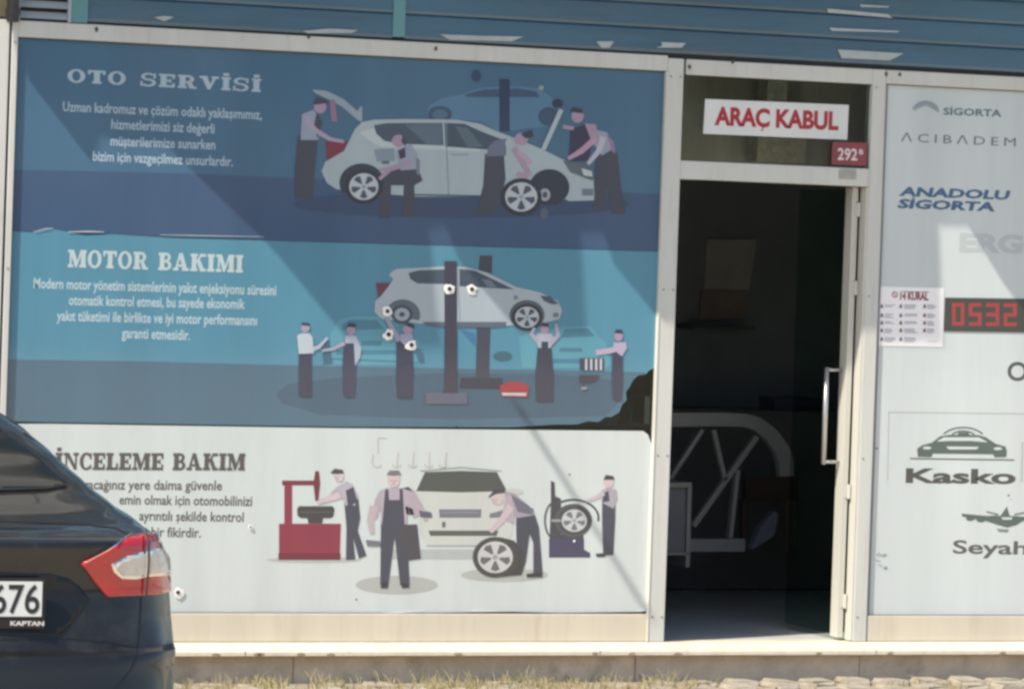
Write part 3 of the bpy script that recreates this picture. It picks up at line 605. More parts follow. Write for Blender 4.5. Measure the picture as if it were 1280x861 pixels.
def q4(a):
    a.poly([(806,262),(860,268),(880,330),(892,480),(862,486),(862,380),(850,350),(838,440),(824,482),(800,484),(808,380)], OV); a.poly([(770,215),(800,220),(850,262),(868,290),(810,300),(776,262)], (160, 156, 172)); a.poly([(776,226),(792,222),(800,290),(800,320),(760,300)], LS); a.poly([(790,224),(850,262),(862,290),(812,280)], (106, 106, 124)); a.ell(748, 238, 20, 20, (204, 190, 194)); a.poly([(716,236),(738,208),(768,208),(774,218),(742,224)], (66, 66, 76)); face(a, 742, 242, 17, -1); a.stroke([(790,262),(758,310),(725,345)], [26,20,12], (202, 186, 196)); a.poly([(840,478),(888,474),(892,488),(842,490)], (50, 52, 60))
def q5(a):
    a.poly([(1082,236),(1124,230),(1124,300),(1118,418),(1086,420),(1082,320)], OV); a.poly([(1080,212),(1104,202),(1128,210),(1130,240),(1118,270),(1084,252)], (170, 164, 178)); a.poly([(1086,222),(1102,212),(1106,246),(1084,250)], OV); a.ell(1103, 185, 16, 18, (204, 190, 194)); a.poly([(1086,178),(1094,162),(1118,166),(1122,178)], (60, 62, 72)); a.stroke([(1030,246),(1060,236),(1088,220)], [8,10,16], (196, 184, 196)); a.poly([(1062,414),(1090,412),(1092,424),(1064,424)], (50, 52, 60))
for f_ in (q1, q3, q2, q5): fig(p3, Z5, 'w', f_, .0020)
a = Art(PY-.0028, *Z5, 2.56, step=.00006); a.poly([(760,362),(800,372),(832,410),(830,450),(812,482),(760,488)], (60, 62, 66)); wheel(a, 740, 425, 72, 65, tyre=(66, 68, 72), rim=(200, 204, 204), gap=(100, 104, 112)); a.build('printed_wheel', p3)
fig(p3, Z5, 'w', q4, .0022)
TD = (84, 84, 80)
slab_text('heading_letter', 'İNCELEME BAKIM', 69, 587, 306, 588, 21.5, (84, 82, 80), PY-.0006, p3, gap=.07)
for (s, x0, y0, x1, y1) in (('Varacağınız yere daima güvenle', 88, 611, 277.5, 612.5), ('emin olmak için otomobilinizi', 149, 630, 315, 632), ('ayrıntılı şekilde kontrol', 174, 650, 304.5, 652), ('iyi bir fikirdir.', 172, 670, 251, 671.5)):
    text('body_text', s, x0, y0, x1, y1, 12, TD, PY-.0006, p3, bold=.018)
fix(p3)
# wrinkles and curled film edges along the joints
M_curl = mat('curled_film_edge', (.8, .82, .82), rough=.3, coat=.6, var=.05)
def curl(T, pts, r):
    bm = bmesh.new(); tube(bm, [P(x, y, PY-.004) for x, y in pts], r, 6); o = obj('curled_edge', bm, M_curl, T); o.matrix_parent_inverse = Matrix.Translation(-T.location)
curl(p1, [(42, 290), (58, 286), (66, 285)], [.0007, .0014, .0007]); curl(p1, [(85, 290), (110, 289.5), (130, 290)], [.001, .002, .001]); curl(p1, [(200, 293.6), (240, 294.5), (330, 296)], [.0006, .0012, .0006])
curl(p3, [(375, 766.5), (430, 767), (500, 765.5), (530, 762.5)], [.001, .0016, .002, .001]); curl(p3, [(590, 763), (620, 763.2)], [.002, .0015]); curl(p3, [(796, 764), (810, 761), (812, 757)], [.001, .004, .002])
# ------------------------------------------------------------------ bullet-like holes in the window
M_chip = mat('white_glass_chip', (.88, .88, .86), rough=.5, var=.05); M_hole = mat('hole_black', (.01, .01, .01), rough=.9)
random.seed(11)
for (x, y, r, d) in ((562, 361, 6.5, (-4, 1)), (590, 361.5, 6.5, (-3, -2)), (484.5, 389, 6, (-2, 1)), (486, 418, 6.5, (-2, 2)), (514.5, 431, 6.5, (-3, 4)), (222.5, 740, 6, (5, 6)), (313, 658, 3, (1, 1)), (718, 676, 1.6, (0, 0))):
    bm = bmesh.new(); n = 14; Y0 = PY-.0065
    c = bm.verts.new(P(x, y, Y0-.003)); rim = []
    for k in range(n):
        t = k*2*math.pi/n; rr = r*random.uniform(.75, 1.2); e = max(0, math.cos(t)*d[0]+math.sin(t)*d[1])*.35
        rim.append(bm.verts.new(P(x+(rr+e)*math.cos(t), y+(rr+e)*math.sin(t), Y0)))
    for k in range(n): bm.faces.new((c, rim[k], rim[(k+1) % n])).material_index = 0
    if r > 2:
        hr = r*.42; hv = [bm.verts.new(P(x+hr*math.cos(q*math.pi/5), y+hr*math.sin(q*math.pi/5), Y0-.0045)) for q in range(10)]; bm.faces.new(hv).material_index = 1
    obj('glass_hole', bm, [M_chip, M_hole], B)
for (x, y) in ((445.5, 749), (571, 533.5), (1096, 560), (1261, 619), (712, 593)):
    bm = bmesh.new(); bm.faces.new([bm.verts.new(P(x+1.3*math.cos(k), y+1.3*math.sin(k), PY-.007)) for k in (0, 1.2, 2.4, 3.6, 5)]); obj('glass_hole', bm, M_hole, B)
# things seen behind the torn corner of the poster
c = P(812, 512, .5)
bm = bmesh.new(); box(bm, c.x-.05, c.x+.045, .45, .6, P(812, 529, .5).z, P(812, 495, .5).z)
tag(obj('pale_box', bm, mat('pale_card', (.6, .6, .54), rough=.8), bevel=.004), 'pale box behind the torn corner of the blue poster', 'box')
bm = bmesh.new(); random.seed(5)
for (x, y, l) in ((779, 530, 30), (775, 531, 26), (783, 531, 34)):
    p0 = P(x, y, .10); p1_ = P(x+3, y-l, .10); tube(bm, [p0, (p0+p1_)/2+Vector((.01, 0, 0)), p1_], [.010, .014, .003], 6)
tag(obj('crumpled_rag', bm, mat('grey_rag', (.35, .35, .33), rough=.9)), 'small grey crumpled rag behind the torn blue poster corner', 'rag')
# ------------------------------------------------------------------ door head sign and number
sg = thing('reception_sign', 'white sign with red lettering ARAÇ KABUL on the glass above the door', 'sign', tuple(P(970, 172, .012)))
bm = bmesh.new(); prism(bm, [P(x, y, .0145) for x, y in ((881.7, 124), (1061, 131.5), (1059, 175), (879, 167.3))], Vector((0, .003, 0))); bmesh.ops.recalc_face_normals(bm, faces=bm.faces)
obj('sign_board', bm, ink((226, 230, 232)), sg); text('lettering', 'ARAÇ KABUL', 893, 155.5, 1048, 162, 21, (176, 44, 58), .0142, sg, bold=.045)
fix(sg)
nb = thing('house_number_plate', 'small maroon house number plate 292 at the lower right of the glass above the door', 'sign', tuple(P(1060, 206, .01)))
bm = bmesh.new(); prism(bm, [P(x, y, -.0) for x, y in ((1041, 177.4), (1084, 179), (1083, 208), (1039.5, 205.6))], Vector((0, .004, 0))); bmesh.ops.recalc_face_normals(bm, faces=bm.faces)
obj('plate', bm, ink((138, 62, 72)), nb); text('lettering', '292', 1047, 199.5, 1071.5, 200.5, 14, (226, 220, 220), -.0003, nb, bold=.02); text('lettering', 'B', 1074, 193, 1079, 193.2, 6, (226, 220, 220), -.0003, nb, bold=.02)
fix(nb)
bm = bmesh.new(); prism(bm, [P(x, y, FR-.001) for x, y in ((1049.5, 211), (1070.5, 212), (1070, 224.5), (1049, 223.5))], Vector((0, .002, 0))); bmesh.ops.recalc_face_normals(bm, faces=bm.faces)
tag(obj('faded_sticker', bm, mat('faded_grey_label', (.38, .40, .36), rough=.7, var=.2, scale=30)), 'small faded grey sticker on the bar under the number plate', 'sticker')
# ------------------------------------------------------------------ right-hand window film
WF = (176, 188, 192)
p4 = film('insurance_film', 'pale grey window film right of the door with insurer names and Kasko and Seyahat symbols', [(1104, 100), (1700, 122), (1700, 776), (1084, 768), (1092, 560)], (208, 219, 222), cat='window film')
Y4 = PY-.0006
GR = (96, 114, 124)
a = Art(Y4); a.ring(1157, 140, 17, 14, 5, (150, 166, 174), a0=190, a1=350, n=14); a.stroke([(1142,137),(1158,131),(1174,140)], 2.5, (160, 174, 180)); a.build('faded_logo', p4)
text('insurer_name', 'SİGORTA', 1179, 143.5, 1252, 146.2, 8.5, (96, 122, 140), Y4, p4, bold=.03)
text('insurer_name', 'ΛCIBΛDEM', 1126, 177, 1269.5, 183.2, 10.5, (104, 116, 124), Y4, p4, bold=.0, spacing=1.45)
text('insurer_name', 'ANADOLU', 1123.5, 244.5, 1260.5, 249.5, 10.5, (66, 106, 144), Y4, p4, bold=.045, lean=.25)
text('insurer_name', 'SİGORTA', 1121.5, 259.7, 1243.5, 264, 10.5, (66, 106, 144), Y4, p4, bold=.045, lean=.25)
text('insurer_name', 'ERGO', 1199, 313.5, 1316, 317, 21, (190, 201, 205), Y4, p4, bold=.05)
text('letter', 'O', 1259, 475, 1284, 475.6, 22.5, (84, 92, 88), Y4, p4, bold=.02)
a = Art(Y4); lc = (176, 186, 184); a.stroke([(1110,515),(1280,517),(1400,519)], 1, lc); a.stroke([(1111,515),(1109.5,600)], 1, lc); a.stroke([(1278,552),(1277,602)], 1.6, lc); a.build('film_joint', p4)
a = Art(Y4, 1080, 480, 2.26, step=.00008); IC = (84, 102, 98)
a.poly([(130,208),(425,212),(425,216),(130,212)], IC); a.poly([(152,205),(150,182),(165,172),(192,165),(215,147),(240,143),(325,144),(345,150),(372,168),(400,176),(404,190),(402,206),(370,207),(364,198),(195,196),(190,206)], IC)
a.poly([(205,162),(225,150),(325,150),(350,164),(300,160),(240,160)], (208, 219, 222)); a.poly([(232,176),(325,177),(318,184),(240,184)], (208, 219, 222)); a.ell(178, 180, 12, 4, (208, 219, 222)); a.ell(378, 182, 12, 4, (208, 219, 222)); a.poly([(262,146),(268,136),(295,136),(300,146)], IC)
a.ring(280, 170, 72, 50, 4, IC, a0=218, a1=322, n=12); a.ring(280, 172, 50, 42, 4, IC, a0=228, a1=312, n=12); a.build('car_symbol', p4)
text('label_text', 'Kasko', 1132, 602.5, 1269.5, 604, 17, (74, 78, 74), Y4, p4, bold=.035)
a = Art(Y4, 1080, 480, 2.26, step=.00008)
a.poly([(275,365),(350,372),(372,370),(385,372),(404,345),(412,372),(430,372),(450,374),(540,366),(540,374),(450,386),(430,398),(405,405),(380,398),(350,388),(278,374)], IC); a.stroke([(346,360),(380,368)], 4, IC); a.stroke([(425,368),(470,360)], 4, IC); a.ell(300, 380, 12, 6, IC); a.ell(330, 384, 12, 6, IC); a.ell(478, 384, 12, 6, IC); a.poly([(375,408),(410,410),(405,418),(380,416)], (120, 134, 128)); a.poly([(388,376),(420,376),(416,382),(392,382)], (208, 219, 222)); a.build('aeroplane_symbol', p4)
text('label_text', 'Seyahat', 1191, 691, 1318, 693, 16, (86, 90, 86), Y4, p4, bold=.02)
a = Art(Y4); random.seed(4)
for k in range(9):
    x, y = 1094+random.random()*12, 690+random.random()*24; a.stroke([(x, y), (x+random.uniform(2, 6), y+random.uniform(-2, 3))], 1.2, (130, 156, 146))
a.build('scratch_marks', p4)
fix(p4)
# notice of rules
p5 = film('rules_notice', 'white paper notice with small rows of icons and a crimson heading beside the door', [(1098.8, 358), (1180, 360), (1178.4, 433.5), (1096.4, 432)], (232, 236, 244), cat='notice', Y=PY-.002)
a = Art(PY-.0024, 1080, 350, 6.4, step=.00005); CR = (150, 66, 96)
a.ring(247, 116, 24, 26, 8, CR, n=14); a.stroke([(236,100),(262,140)], 6, CR); a.stroke([(300,92),(520,96)], 6, (160, 120, 140))
random.seed(2)
for ci, (xi, xt, xe) in enumerate(((142, 165, 252), (294, 322, 440), (484, 505, 588))):
    for ri, yy in enumerate((212, 285, 345, 405, 475)):
        if ci == 2 and ri == 4: a.stroke([(510,488),(590,490)], 5, (190, 194, 204)); continue
        gcol = random.choice(((90, 92, 104), (110, 112, 122), (140, 80, 96)))
        a.poly([(xi-12,yy+12),(xi-5,yy-18),(xi+8,yy-16),(xi+13,yy+10)], gcol)
        for j in range(random.choice((2, 3))): a.stroke([(xt, yy-12+j*13), (xe-random.randint(0, 40), yy-11+j*13)], 6, (168, 172, 186))
a.build('icon_rows', p5)['kind'] = 'stuff'; text('heading', '14 KURAL', 1125, 374.2, 1160.5, 375, 9, CR, PY-.0024, p5, bold=.05); fix(p5)
# led sign
ld = thing('led_phone_sign', 'dark LED display with red digits 0532 behind the pale film', 'sign', tuple(P(1181, 415, PY)))
bm = bmesh.new(); prism(bm, [P(x, y, PY-.004) for x, y in ((1181.5, 372), (1280, 373.4), (1560, 377), (1560, 419), (1280, 415.5), (1180, 414))], Vector((0, .003, 0))); bm.normal_update(); bmesh.ops.triangulate(bm, faces=[f for f in bm.faces if len(f.verts) > 4]); bmesh.ops.recalc_face_normals(bm, faces=bm.faces)
obj('display_panel', bm, ink((72, 76, 70)), ld)
M_led = mat('led_red', (.34, .055, .065), rough=.5, var=.1, emit=((1, .10, .10), .02))
SEG = {'0': 'abcdef', '5': 'acdfg', '3': 'abcdg', '2': 'abdeg'}
for ch, x0, x1 in (('0', 1190, 1205.5), ('5', 1211, 1227), ('3', 1232.5, 1249), ('2', 1254.5, 1271)):
    a = Art(PY-.0045, step=.00006); y0 = 378.5+(x0-1190)*.012; y1 = y0+28.5; ym = (y0+y1)/2; tk = 4.6
    for s_ in SEG[ch]:
        r_ = {'a': (x0, y0, x1, y0+tk), 'd': (x0, y1-tk, x1, y1), 'g': (x0, ym-tk/2, x1, ym+tk/2), 'b': (x1-tk, y0, x1, ym), 'c': (x1-tk, ym, x1, y1), 'f': (x0, y0, x0+tk, ym), 'e': (x0, ym, x0+tk, y1)}[s_]
        a.rect(*r_, M_led)
    a.build('digit', ld)
fix(ld)
# ------------------------------------------------------------------ furniture inside
YD = 1.5
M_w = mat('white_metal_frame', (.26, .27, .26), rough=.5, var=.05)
D1 = lambda x, y, Y=YD: P(820+x/3.588, 480+y/3.588, Y)
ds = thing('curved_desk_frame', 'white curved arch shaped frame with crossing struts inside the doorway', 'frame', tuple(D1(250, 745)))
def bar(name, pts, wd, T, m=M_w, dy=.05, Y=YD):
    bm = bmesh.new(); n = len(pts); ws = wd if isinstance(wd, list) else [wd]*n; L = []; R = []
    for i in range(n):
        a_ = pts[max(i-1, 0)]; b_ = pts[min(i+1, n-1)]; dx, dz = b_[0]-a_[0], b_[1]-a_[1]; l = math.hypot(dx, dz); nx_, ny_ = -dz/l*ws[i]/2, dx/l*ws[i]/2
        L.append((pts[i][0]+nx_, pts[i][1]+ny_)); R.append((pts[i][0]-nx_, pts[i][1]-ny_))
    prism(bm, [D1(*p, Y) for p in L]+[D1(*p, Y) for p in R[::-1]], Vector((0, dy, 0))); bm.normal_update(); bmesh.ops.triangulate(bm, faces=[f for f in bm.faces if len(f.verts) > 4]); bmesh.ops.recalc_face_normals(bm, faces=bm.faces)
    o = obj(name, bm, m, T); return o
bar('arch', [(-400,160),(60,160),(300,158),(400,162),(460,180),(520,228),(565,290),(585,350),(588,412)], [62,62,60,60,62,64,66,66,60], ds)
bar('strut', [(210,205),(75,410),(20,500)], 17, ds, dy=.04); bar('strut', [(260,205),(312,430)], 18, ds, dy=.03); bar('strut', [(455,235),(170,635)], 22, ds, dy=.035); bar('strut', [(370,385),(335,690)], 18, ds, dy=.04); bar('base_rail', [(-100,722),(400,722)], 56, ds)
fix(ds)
cb = thing('small_cabinet', 'small pale cabinet with grey front just inside the door beside the mullion', 'cabinet', tuple(D1(90, 760, 1.2)))
bar('side', [(152,450),(142,820)], 18, cb, dy=.35, Y=1.2); bar('top', [(0,452),(160,452)], 22, cb, dy=.35, Y=1.2); bar('front_panel', [(0,610),(145,610)], 290, cb, m=mat('grey_panel', (.16, .17, .19), rough=.6), dy=.02, Y=1.22); bar('bottom_rail', [(0,760),(148,760)], 12, cb, dy=.35, Y=1.2); fix(cb)
D2 = lambda x, y, Y: P(820+x/3.3115, 220+y/3.3115, Y)
pc = thing('wall_picture', 'faint pale poster hanging on the dark back wall inside the doorway', 'picture', tuple(D2(300, 590, RY-.05)))
for (nm, q, m_) in (('upper_sheet', [(210,262),(420,262),(385,470),(200,470)], mat('dim_paper', (.62, .62, .58), rough=.8, var=.15)), ('lower_sheet', [(190,474),(384,474),(362,585),(180,600)], mat('dim_brown_paper', (.40, .33, .30), rough=.8, var=.2))):
    bm = bmesh.new(); prism(bm, [D2(*p, RY-.03) for p in q], Vector((0, .02, 0))); bmesh.ops.recalc_face_normals(bm, faces=bm.faces); obj(nm, bm, m_, pc)
fix(pc)
bm = bmesh.new(); prism(bm, [D2(*p, RY-.25) for p in ((150,622),(410,624),(410,634),(150,632))], Vector((0, .22, 0))); bmesh.ops.recalc_face_normals(bm, faces=bm.faces)
tag(obj('wall_shelf', bm, mat('shelf', (.16, .15, .15), rough=.7)), 'thin wall shelf under the faint poster inside the doorway', 'shelf')
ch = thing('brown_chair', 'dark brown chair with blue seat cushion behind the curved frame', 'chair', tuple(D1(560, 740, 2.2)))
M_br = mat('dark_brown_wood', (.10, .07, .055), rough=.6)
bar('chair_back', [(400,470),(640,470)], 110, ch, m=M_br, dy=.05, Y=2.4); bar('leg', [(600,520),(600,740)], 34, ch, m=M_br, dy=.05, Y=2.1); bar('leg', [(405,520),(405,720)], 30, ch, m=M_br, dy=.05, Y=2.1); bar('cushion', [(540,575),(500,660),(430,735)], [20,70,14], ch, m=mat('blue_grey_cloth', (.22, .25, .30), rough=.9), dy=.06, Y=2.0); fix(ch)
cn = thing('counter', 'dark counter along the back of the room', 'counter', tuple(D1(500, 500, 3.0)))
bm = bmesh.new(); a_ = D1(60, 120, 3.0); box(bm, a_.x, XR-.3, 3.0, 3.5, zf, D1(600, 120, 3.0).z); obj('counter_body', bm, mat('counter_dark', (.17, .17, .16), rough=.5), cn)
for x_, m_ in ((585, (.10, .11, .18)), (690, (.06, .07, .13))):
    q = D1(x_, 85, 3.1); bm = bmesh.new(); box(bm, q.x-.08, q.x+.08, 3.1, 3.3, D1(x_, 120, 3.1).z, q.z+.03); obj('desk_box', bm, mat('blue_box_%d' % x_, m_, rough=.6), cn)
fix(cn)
# transom: pale curtain and carton behind the glass
for nm, q, cc, lb in (('roller_blind', [(960,96),(985,97),(983,132),(958,131)], (.5, .5, .46), 'pale hanging blind strip behind the sign above the door'), ('carton', [(948,166),(1008,168),(1006,203),(946,202)], (.36, .33, .27), 'pale carton behind the glass just under the ARAÇ KABUL sign')):
    bm = bmesh.new(); prism(bm, [P(x, y, .35) for x, y in q], Vector((0, .12, 0))); bmesh.ops.recalc_face_normals(bm, faces=bm.faces)
    tag(obj(nm, bm, mat(nm+'_m', cc, rough=.8, var=.4, scale=30)), lb, nm.replace('_', ' '))
bm = bmesh.new(); prism(bm, [P(x, y, .5) for x, y in ((800,60),(1200,60),(1200,225),(800,225))], Vector((0, .02, 0))); bmesh.ops.recalc_face_normals(bm, faces=bm.faces)
tag(obj('transom_curtain', bm, mat('olive_curtain', (.30, .29, .26), rough=.9, var=.35, scale=7, streak='v')), 'dull olive curtain hanging behind the glass above the door', 'curtain')
# ------------------------------------------------------------------ paving and dry grass at the foot of the wall
pv = bx('pavement', XL, XR, -.52, -.02, -.10, -.008, mat('joint_soil', (.30, .255, .19), rough=1, var=.3, scale=20, bump=.5), None, 0); tag(pv, 'narrow strip of soil and blocks along the wall', None, kind='structure')
M_pv = mat('pale_concrete_block', (.36, .33, .27), rough=.95, var=.2, scale=14, bump=.7, bscale=40)
random.seed(9); xs = XL+.05; me_p = []
for v in range(3):
    bm = bmesh.new(); box(bm, -.068, .068, -.19, 0, 0, .05); bmesh.ops.bevel(bm, geom=bm.edges[:], offset=.014, segments=2, affect='EDGES')
    for q in bm.verts: q.co += Vector((random.uniform(-.006, .006),)*1+(random.uniform(-.006, .006), random.uniform(-.006, .004)))
    me = bpy.data.meshes.new('paver'); bm.to_mesh(me); bm.free(); me.materials.append(M_pv); me_p.append(me)
while xs < XR:
    for row in range(2):
        o = bpy.data.objects.new('paver', random.choice(me_p)); COL.objects.link(o); o.parent = pv; o.location = (xs+row*.1+random.uniform(-.01, .01), -.07-row*.22, (-.046 if xs < X(830, 850) else -.036)+random.uniform(-.008, .010)); o.rotation_euler = (random.uniform(-.04, .04), random.uniform(-.05, .05), random.uniform(-.06, .06))
    xs += .205
M_gr = [mat('dry_grass_straw', (.50, .42, .22), rough=.9, var=.3, scale=40), mat('dry_grass_green', (.16, .19, .06), rough=.9, var=.3, scale=40), mat('dry_grass_pale', (.44, .39, .26), rough=.9, var=.3, scale=40)]
bm = bmesh.new(); random.seed(21)
xs0, xs1 = XL, XR
tufts = [(xs0+random.random()*(xs1-xs0), -random.uniform(.03, .5)) for _ in range(650)]
x830 = X(830, 850)
for (x, y) in tufts:
    dens = 1 if x < x830 else .22
    if random.random() > dens*(.45+.75*max(0, math.sin(x*9+1.7*math.sin(x*3.1)))): continue
    big = random.random() < .12 and x < x830
    for b_ in range(random.randint(8, 20)):
        h = random.uniform(.012, .042)*(2.4 if big else 1); px_, py_ = x+random.gauss(0, .025), y+random.gauss(0, .02)
        dx, dy = random.gauss(0, .5)*h, random.gauss(0, .4)*h; wv = .0022; mi = random.choices((0, 1, 2), (5, 2 if x < x830 else 3, 4))[0]
        q0 = Vector((px_-wv, py_, -.015)); q1_ = Vector((px_+wv, py_, -.015)); q2_ = Vector((px_+dx*.5+wv*.7, py_+dy*.5, h*.6)); q3_ = Vector((px_+dx*.5-wv*.7, py_+dy*.5, h*.6)); q4_ = Vector((px_+dx*1.2, py_+dy, h))
        v = [bm.verts.new(q) for q in (q0, q1_, q2_, q3_, q4_)]
        bm.faces.new((v[0], v[1], v[2], v[3])).material_index = mi; bm.faces.new((v[3], v[2], v[4])).material_index = mi
gr = obj('dry_grass', bm, M_gr); tag(gr, 'dry straw coloured grass along the foot of the shop wall', 'grass', kind='stuff')
# ------------------------------------------------------------------ the parked car
def plate_nodes(): pass
HD = .02                                              # heading, clockwise from +Y
RC = Matrix.Rotation(-HD, 4, 'Z')
q = CAM + ray(211, 770)*(13.0/ray(211, 770).dot(fw))
cl = q - (RC @ Vector((.905, .30, 0))); cl.z = 0
MC = Matrix.Translation(cl) @ RC; MCi = MC.inverted()
CAR = thing('parked_car', 'dark blue black saloon car parked nose towards the shop, rear plate ending 676', 'car', tuple(cl)); CAR.rotation_euler = (0, 0, -HD)
M_paint = mat('dark_metallic_paint', (.010, .011, .012), rough=.45, metal=0, coat=.8, coatr=.05, var=.05, scale=2, bump=.004, bscale=4, dirt=((.085, .085, .08), 3, .55))
M_paint.node_tree.nodes['Principled BSDF'].inputs['Specular IOR Level'].default_value = .3
M_cgl = mat('dark_car_glass', (.012, .015, .018), rough=.1, spec=.25, coat=.12, coatr=.1, var=.1); M_trim = mat('black_plastic_trim', (.012, .012, .013), rough=.5)
M_red = mat('red_lamp_lens', (.50, .012, .018), rough=.2, coat=1, coatr=.03, var=.12, scale=25); M_clear = mat('clear_lamp_insert', (.62, .60, .58), rough=.2, metal=.25, coat=1, var=.15, scale=30)
M_chrome = mat('bright_chrome', (.8, .8, .8), rough=.15, metal=1); M_lampdk = mat('dark_lamp_divider', (.07, .05, .05), rough=.3); M_tyre = mat('tyre_rubber', (.02, .02, .02), rough=.9); M_rim = mat('alloy_rim', (.5, .51, .52), rough=.3, metal=.8)
LV = [  # z, half width, rear y, front y, rear bow
 (.20, .86, .16, 4.70, .05), (.28, .92, .06, 4.80, .07), (.42, .936, .015, 4.85, .08), (.58, .944, .0, 4.87, .09), (.70, .960, .02, 4.86, .10), (.745, .968, .035, 4.84, .10), (.765, .972, .075, 4.82, .10),
 (.86, .978, .10, 4.74, .11), (.94, .974, .115, 4.50, .11), (1.00, .962, .110, 4.05, .11), (1.05, .945, .100, 3.72, .11), (1.085, .930, .098, 3.50, .11), (1.10, .928, .125, 3.42, .12), (1.112, .935, .20, 3.38, .14),
 (1.125, .945, .34, 3.32, .14), (1.16, .912, .50, 3.18, .14), (1.22, .860, .70, 2.98, .13), (1.29, .812, .95, 2.78, .12), (1.36, .752, 1.22, 2.58, .10), (1.41, .696, 1.45, 2.42, .09), (1.445, .62, 1.68, 2.30, .06), (1.458, .52, 1.86, 2.20, .03), (1.462, .34, 1.98, 2.10, .01)]
def plan(z, wd, y0, y1, bow, N=16):
    L = y1-y0
    half = [(0, y0), (.30*wd, y0+bow*.10), (.58*wd, y0+bow*.45), (.80*wd, y0+bow*1.15), (.93*wd, y0+bow*2.3), (.985*wd, y0+min(bow*4.4, L*.3)), (wd, y0+L*.30+.02), (wd*1.005, y0+L*.5), (wd*.995, y0+L*.72), (.95*wd, y1-L*.09), (.80*wd, y1-L*.035), (.45*wd, y1-L*.008), (0, y1)]
    pts = []
    ext = [(-half[1][0], half[1][1])]+half+[(-half[-2][0], half[-2][1])]
    for i in range(1, len(ext)-2):
        for k in range(5):
            t = k/5; a_, b_, c_, d_ = ext[i-1], ext[i], ext[i+1], ext[i+2]
            pts.append(tuple(.5*((2*b_[j])+(-a_[j]+c_[j])*t+(2*a_[j]-5*b_[j]+4*c_[j]-d_[j])*t*t+(-a_[j]+3*b_[j]-3*c_[j]+d_[j])*t**3) for j in (0, 1)))
    pts.append(half[-1]); full = [Vector((x, y, z)) for x, y in pts]+[Vector((-x, y, z)) for x, y in pts[-2:0:-1]]
    return full
rows = []
for i in range(len(LV)-1):
    a_, b_, c_, d_ = LV[max(i-1, 0)], LV[i], LV[i+1], LV[min(i+2, len(LV)-1)]
    for k in range(7):
        t = k/7; v = []
        for j in range(5):
            m1 = (c_[j]-a_[j])/max(c_[0]-a_[0], 1e-6)*(c_[0]-b_[0]); m2 = (d_[j]-b_[j])/max(d_[0]-b_[0], 1e-6)*(c_[0]-b_[0]); m1 *= .7; m2 *= .7
            v.append(b_[j]+(c_[j]-b_[j])*t if j == 0 else (2*t**3-3*t**2+1)*b_[j]+(t**3-2*t**2+t)*m1+(-2*t**3+3*t**2)*c_[j]+(t**3-t**2)*m2)
        rows.append(plan(*v))
rows.append(plan(*LV[-1]))
bm = bmesh.new(); VR = [[bm.verts.new(p) for p in r] for r in rows]; n = len(rows[0])
for i in range(len(VR)-1):
    for k in range(n): bm.faces.new((VR[i][k], VR[i][(k+1) % n], VR[i+1][(k+1) % n], VR[i+1][k]))
bm.faces.new(VR[-1]); bm.faces.new(VR[0][::-1]); bmesh.ops.recalc_face_normals(bm, faces=bm.faces)
tree = BVHTree.FromBMesh(bm)
body = obj('body', bm, M_paint, CAR, smooth=True)
WY = (.98, 3.83)
for wy in WY:
    bmc = bmesh.new(); bmesh.ops.create_cone(bmc, cap_ends=True, segments=40, radius1=.37, radius2=.37, depth=2.4, matrix=Matrix.Translation((0, wy, .33)) @ Matrix.Rotation(math.pi/2, 4, 'Y'))
    mc = bpy.data.meshes.new('arch_cut'); bmc.to_mesh(mc); bmc.free(); oc = bpy.data.objects.new('arch_cut', mc); COL.objects.link(oc)
    md = body.modifiers.new('arch', 'BOOLEAN'); md.object = oc; md.operation = 'DIFFERENCE'; md.solver = 'EXACT'
dg = bpy.context.evaluated_depsgraph_get(); dg.update()
me2 = bpy.data.meshes.new_from_object(body.evaluated_get(dg)); body.modifiers.clear(); body.data = me2
for p_ in me2.polygons: p_.use_smooth = True
for o_ in [o_ for o_ in COL.objects if o_.name.startswith('arch_cut')]: bpy.data.objects.remove(o_)
Ci = MCi @ CAM
def cpx(x, y):
    for s in range(60):
        d = (MCi.to_3x3() @ ray(x-s*.6, y)).normalized(); h = tree.ray_cast(Ci, d)
        if h[0] is not None: return h[0], h[1]
    return Vector((0, 0, 1)), Vector((0, -1, 0))
def side(y, z):
    h = tree.ray_cast(Vector((3, y, z)), Vector((-1, 0, 0)))
    return (h[0], h[1]) if h[0] is not None else (Vector((.5, y, z)), Vector((1, 0, 0)))
def front(x, z):
    h = tree.ray_cast(Vector((x, 8, z)), Vector((0, -1, 0)))
    return (h[0], h[1]) if h[0] is not None else (Vector((x, 4, z)), Vector((0, 1, 0)))
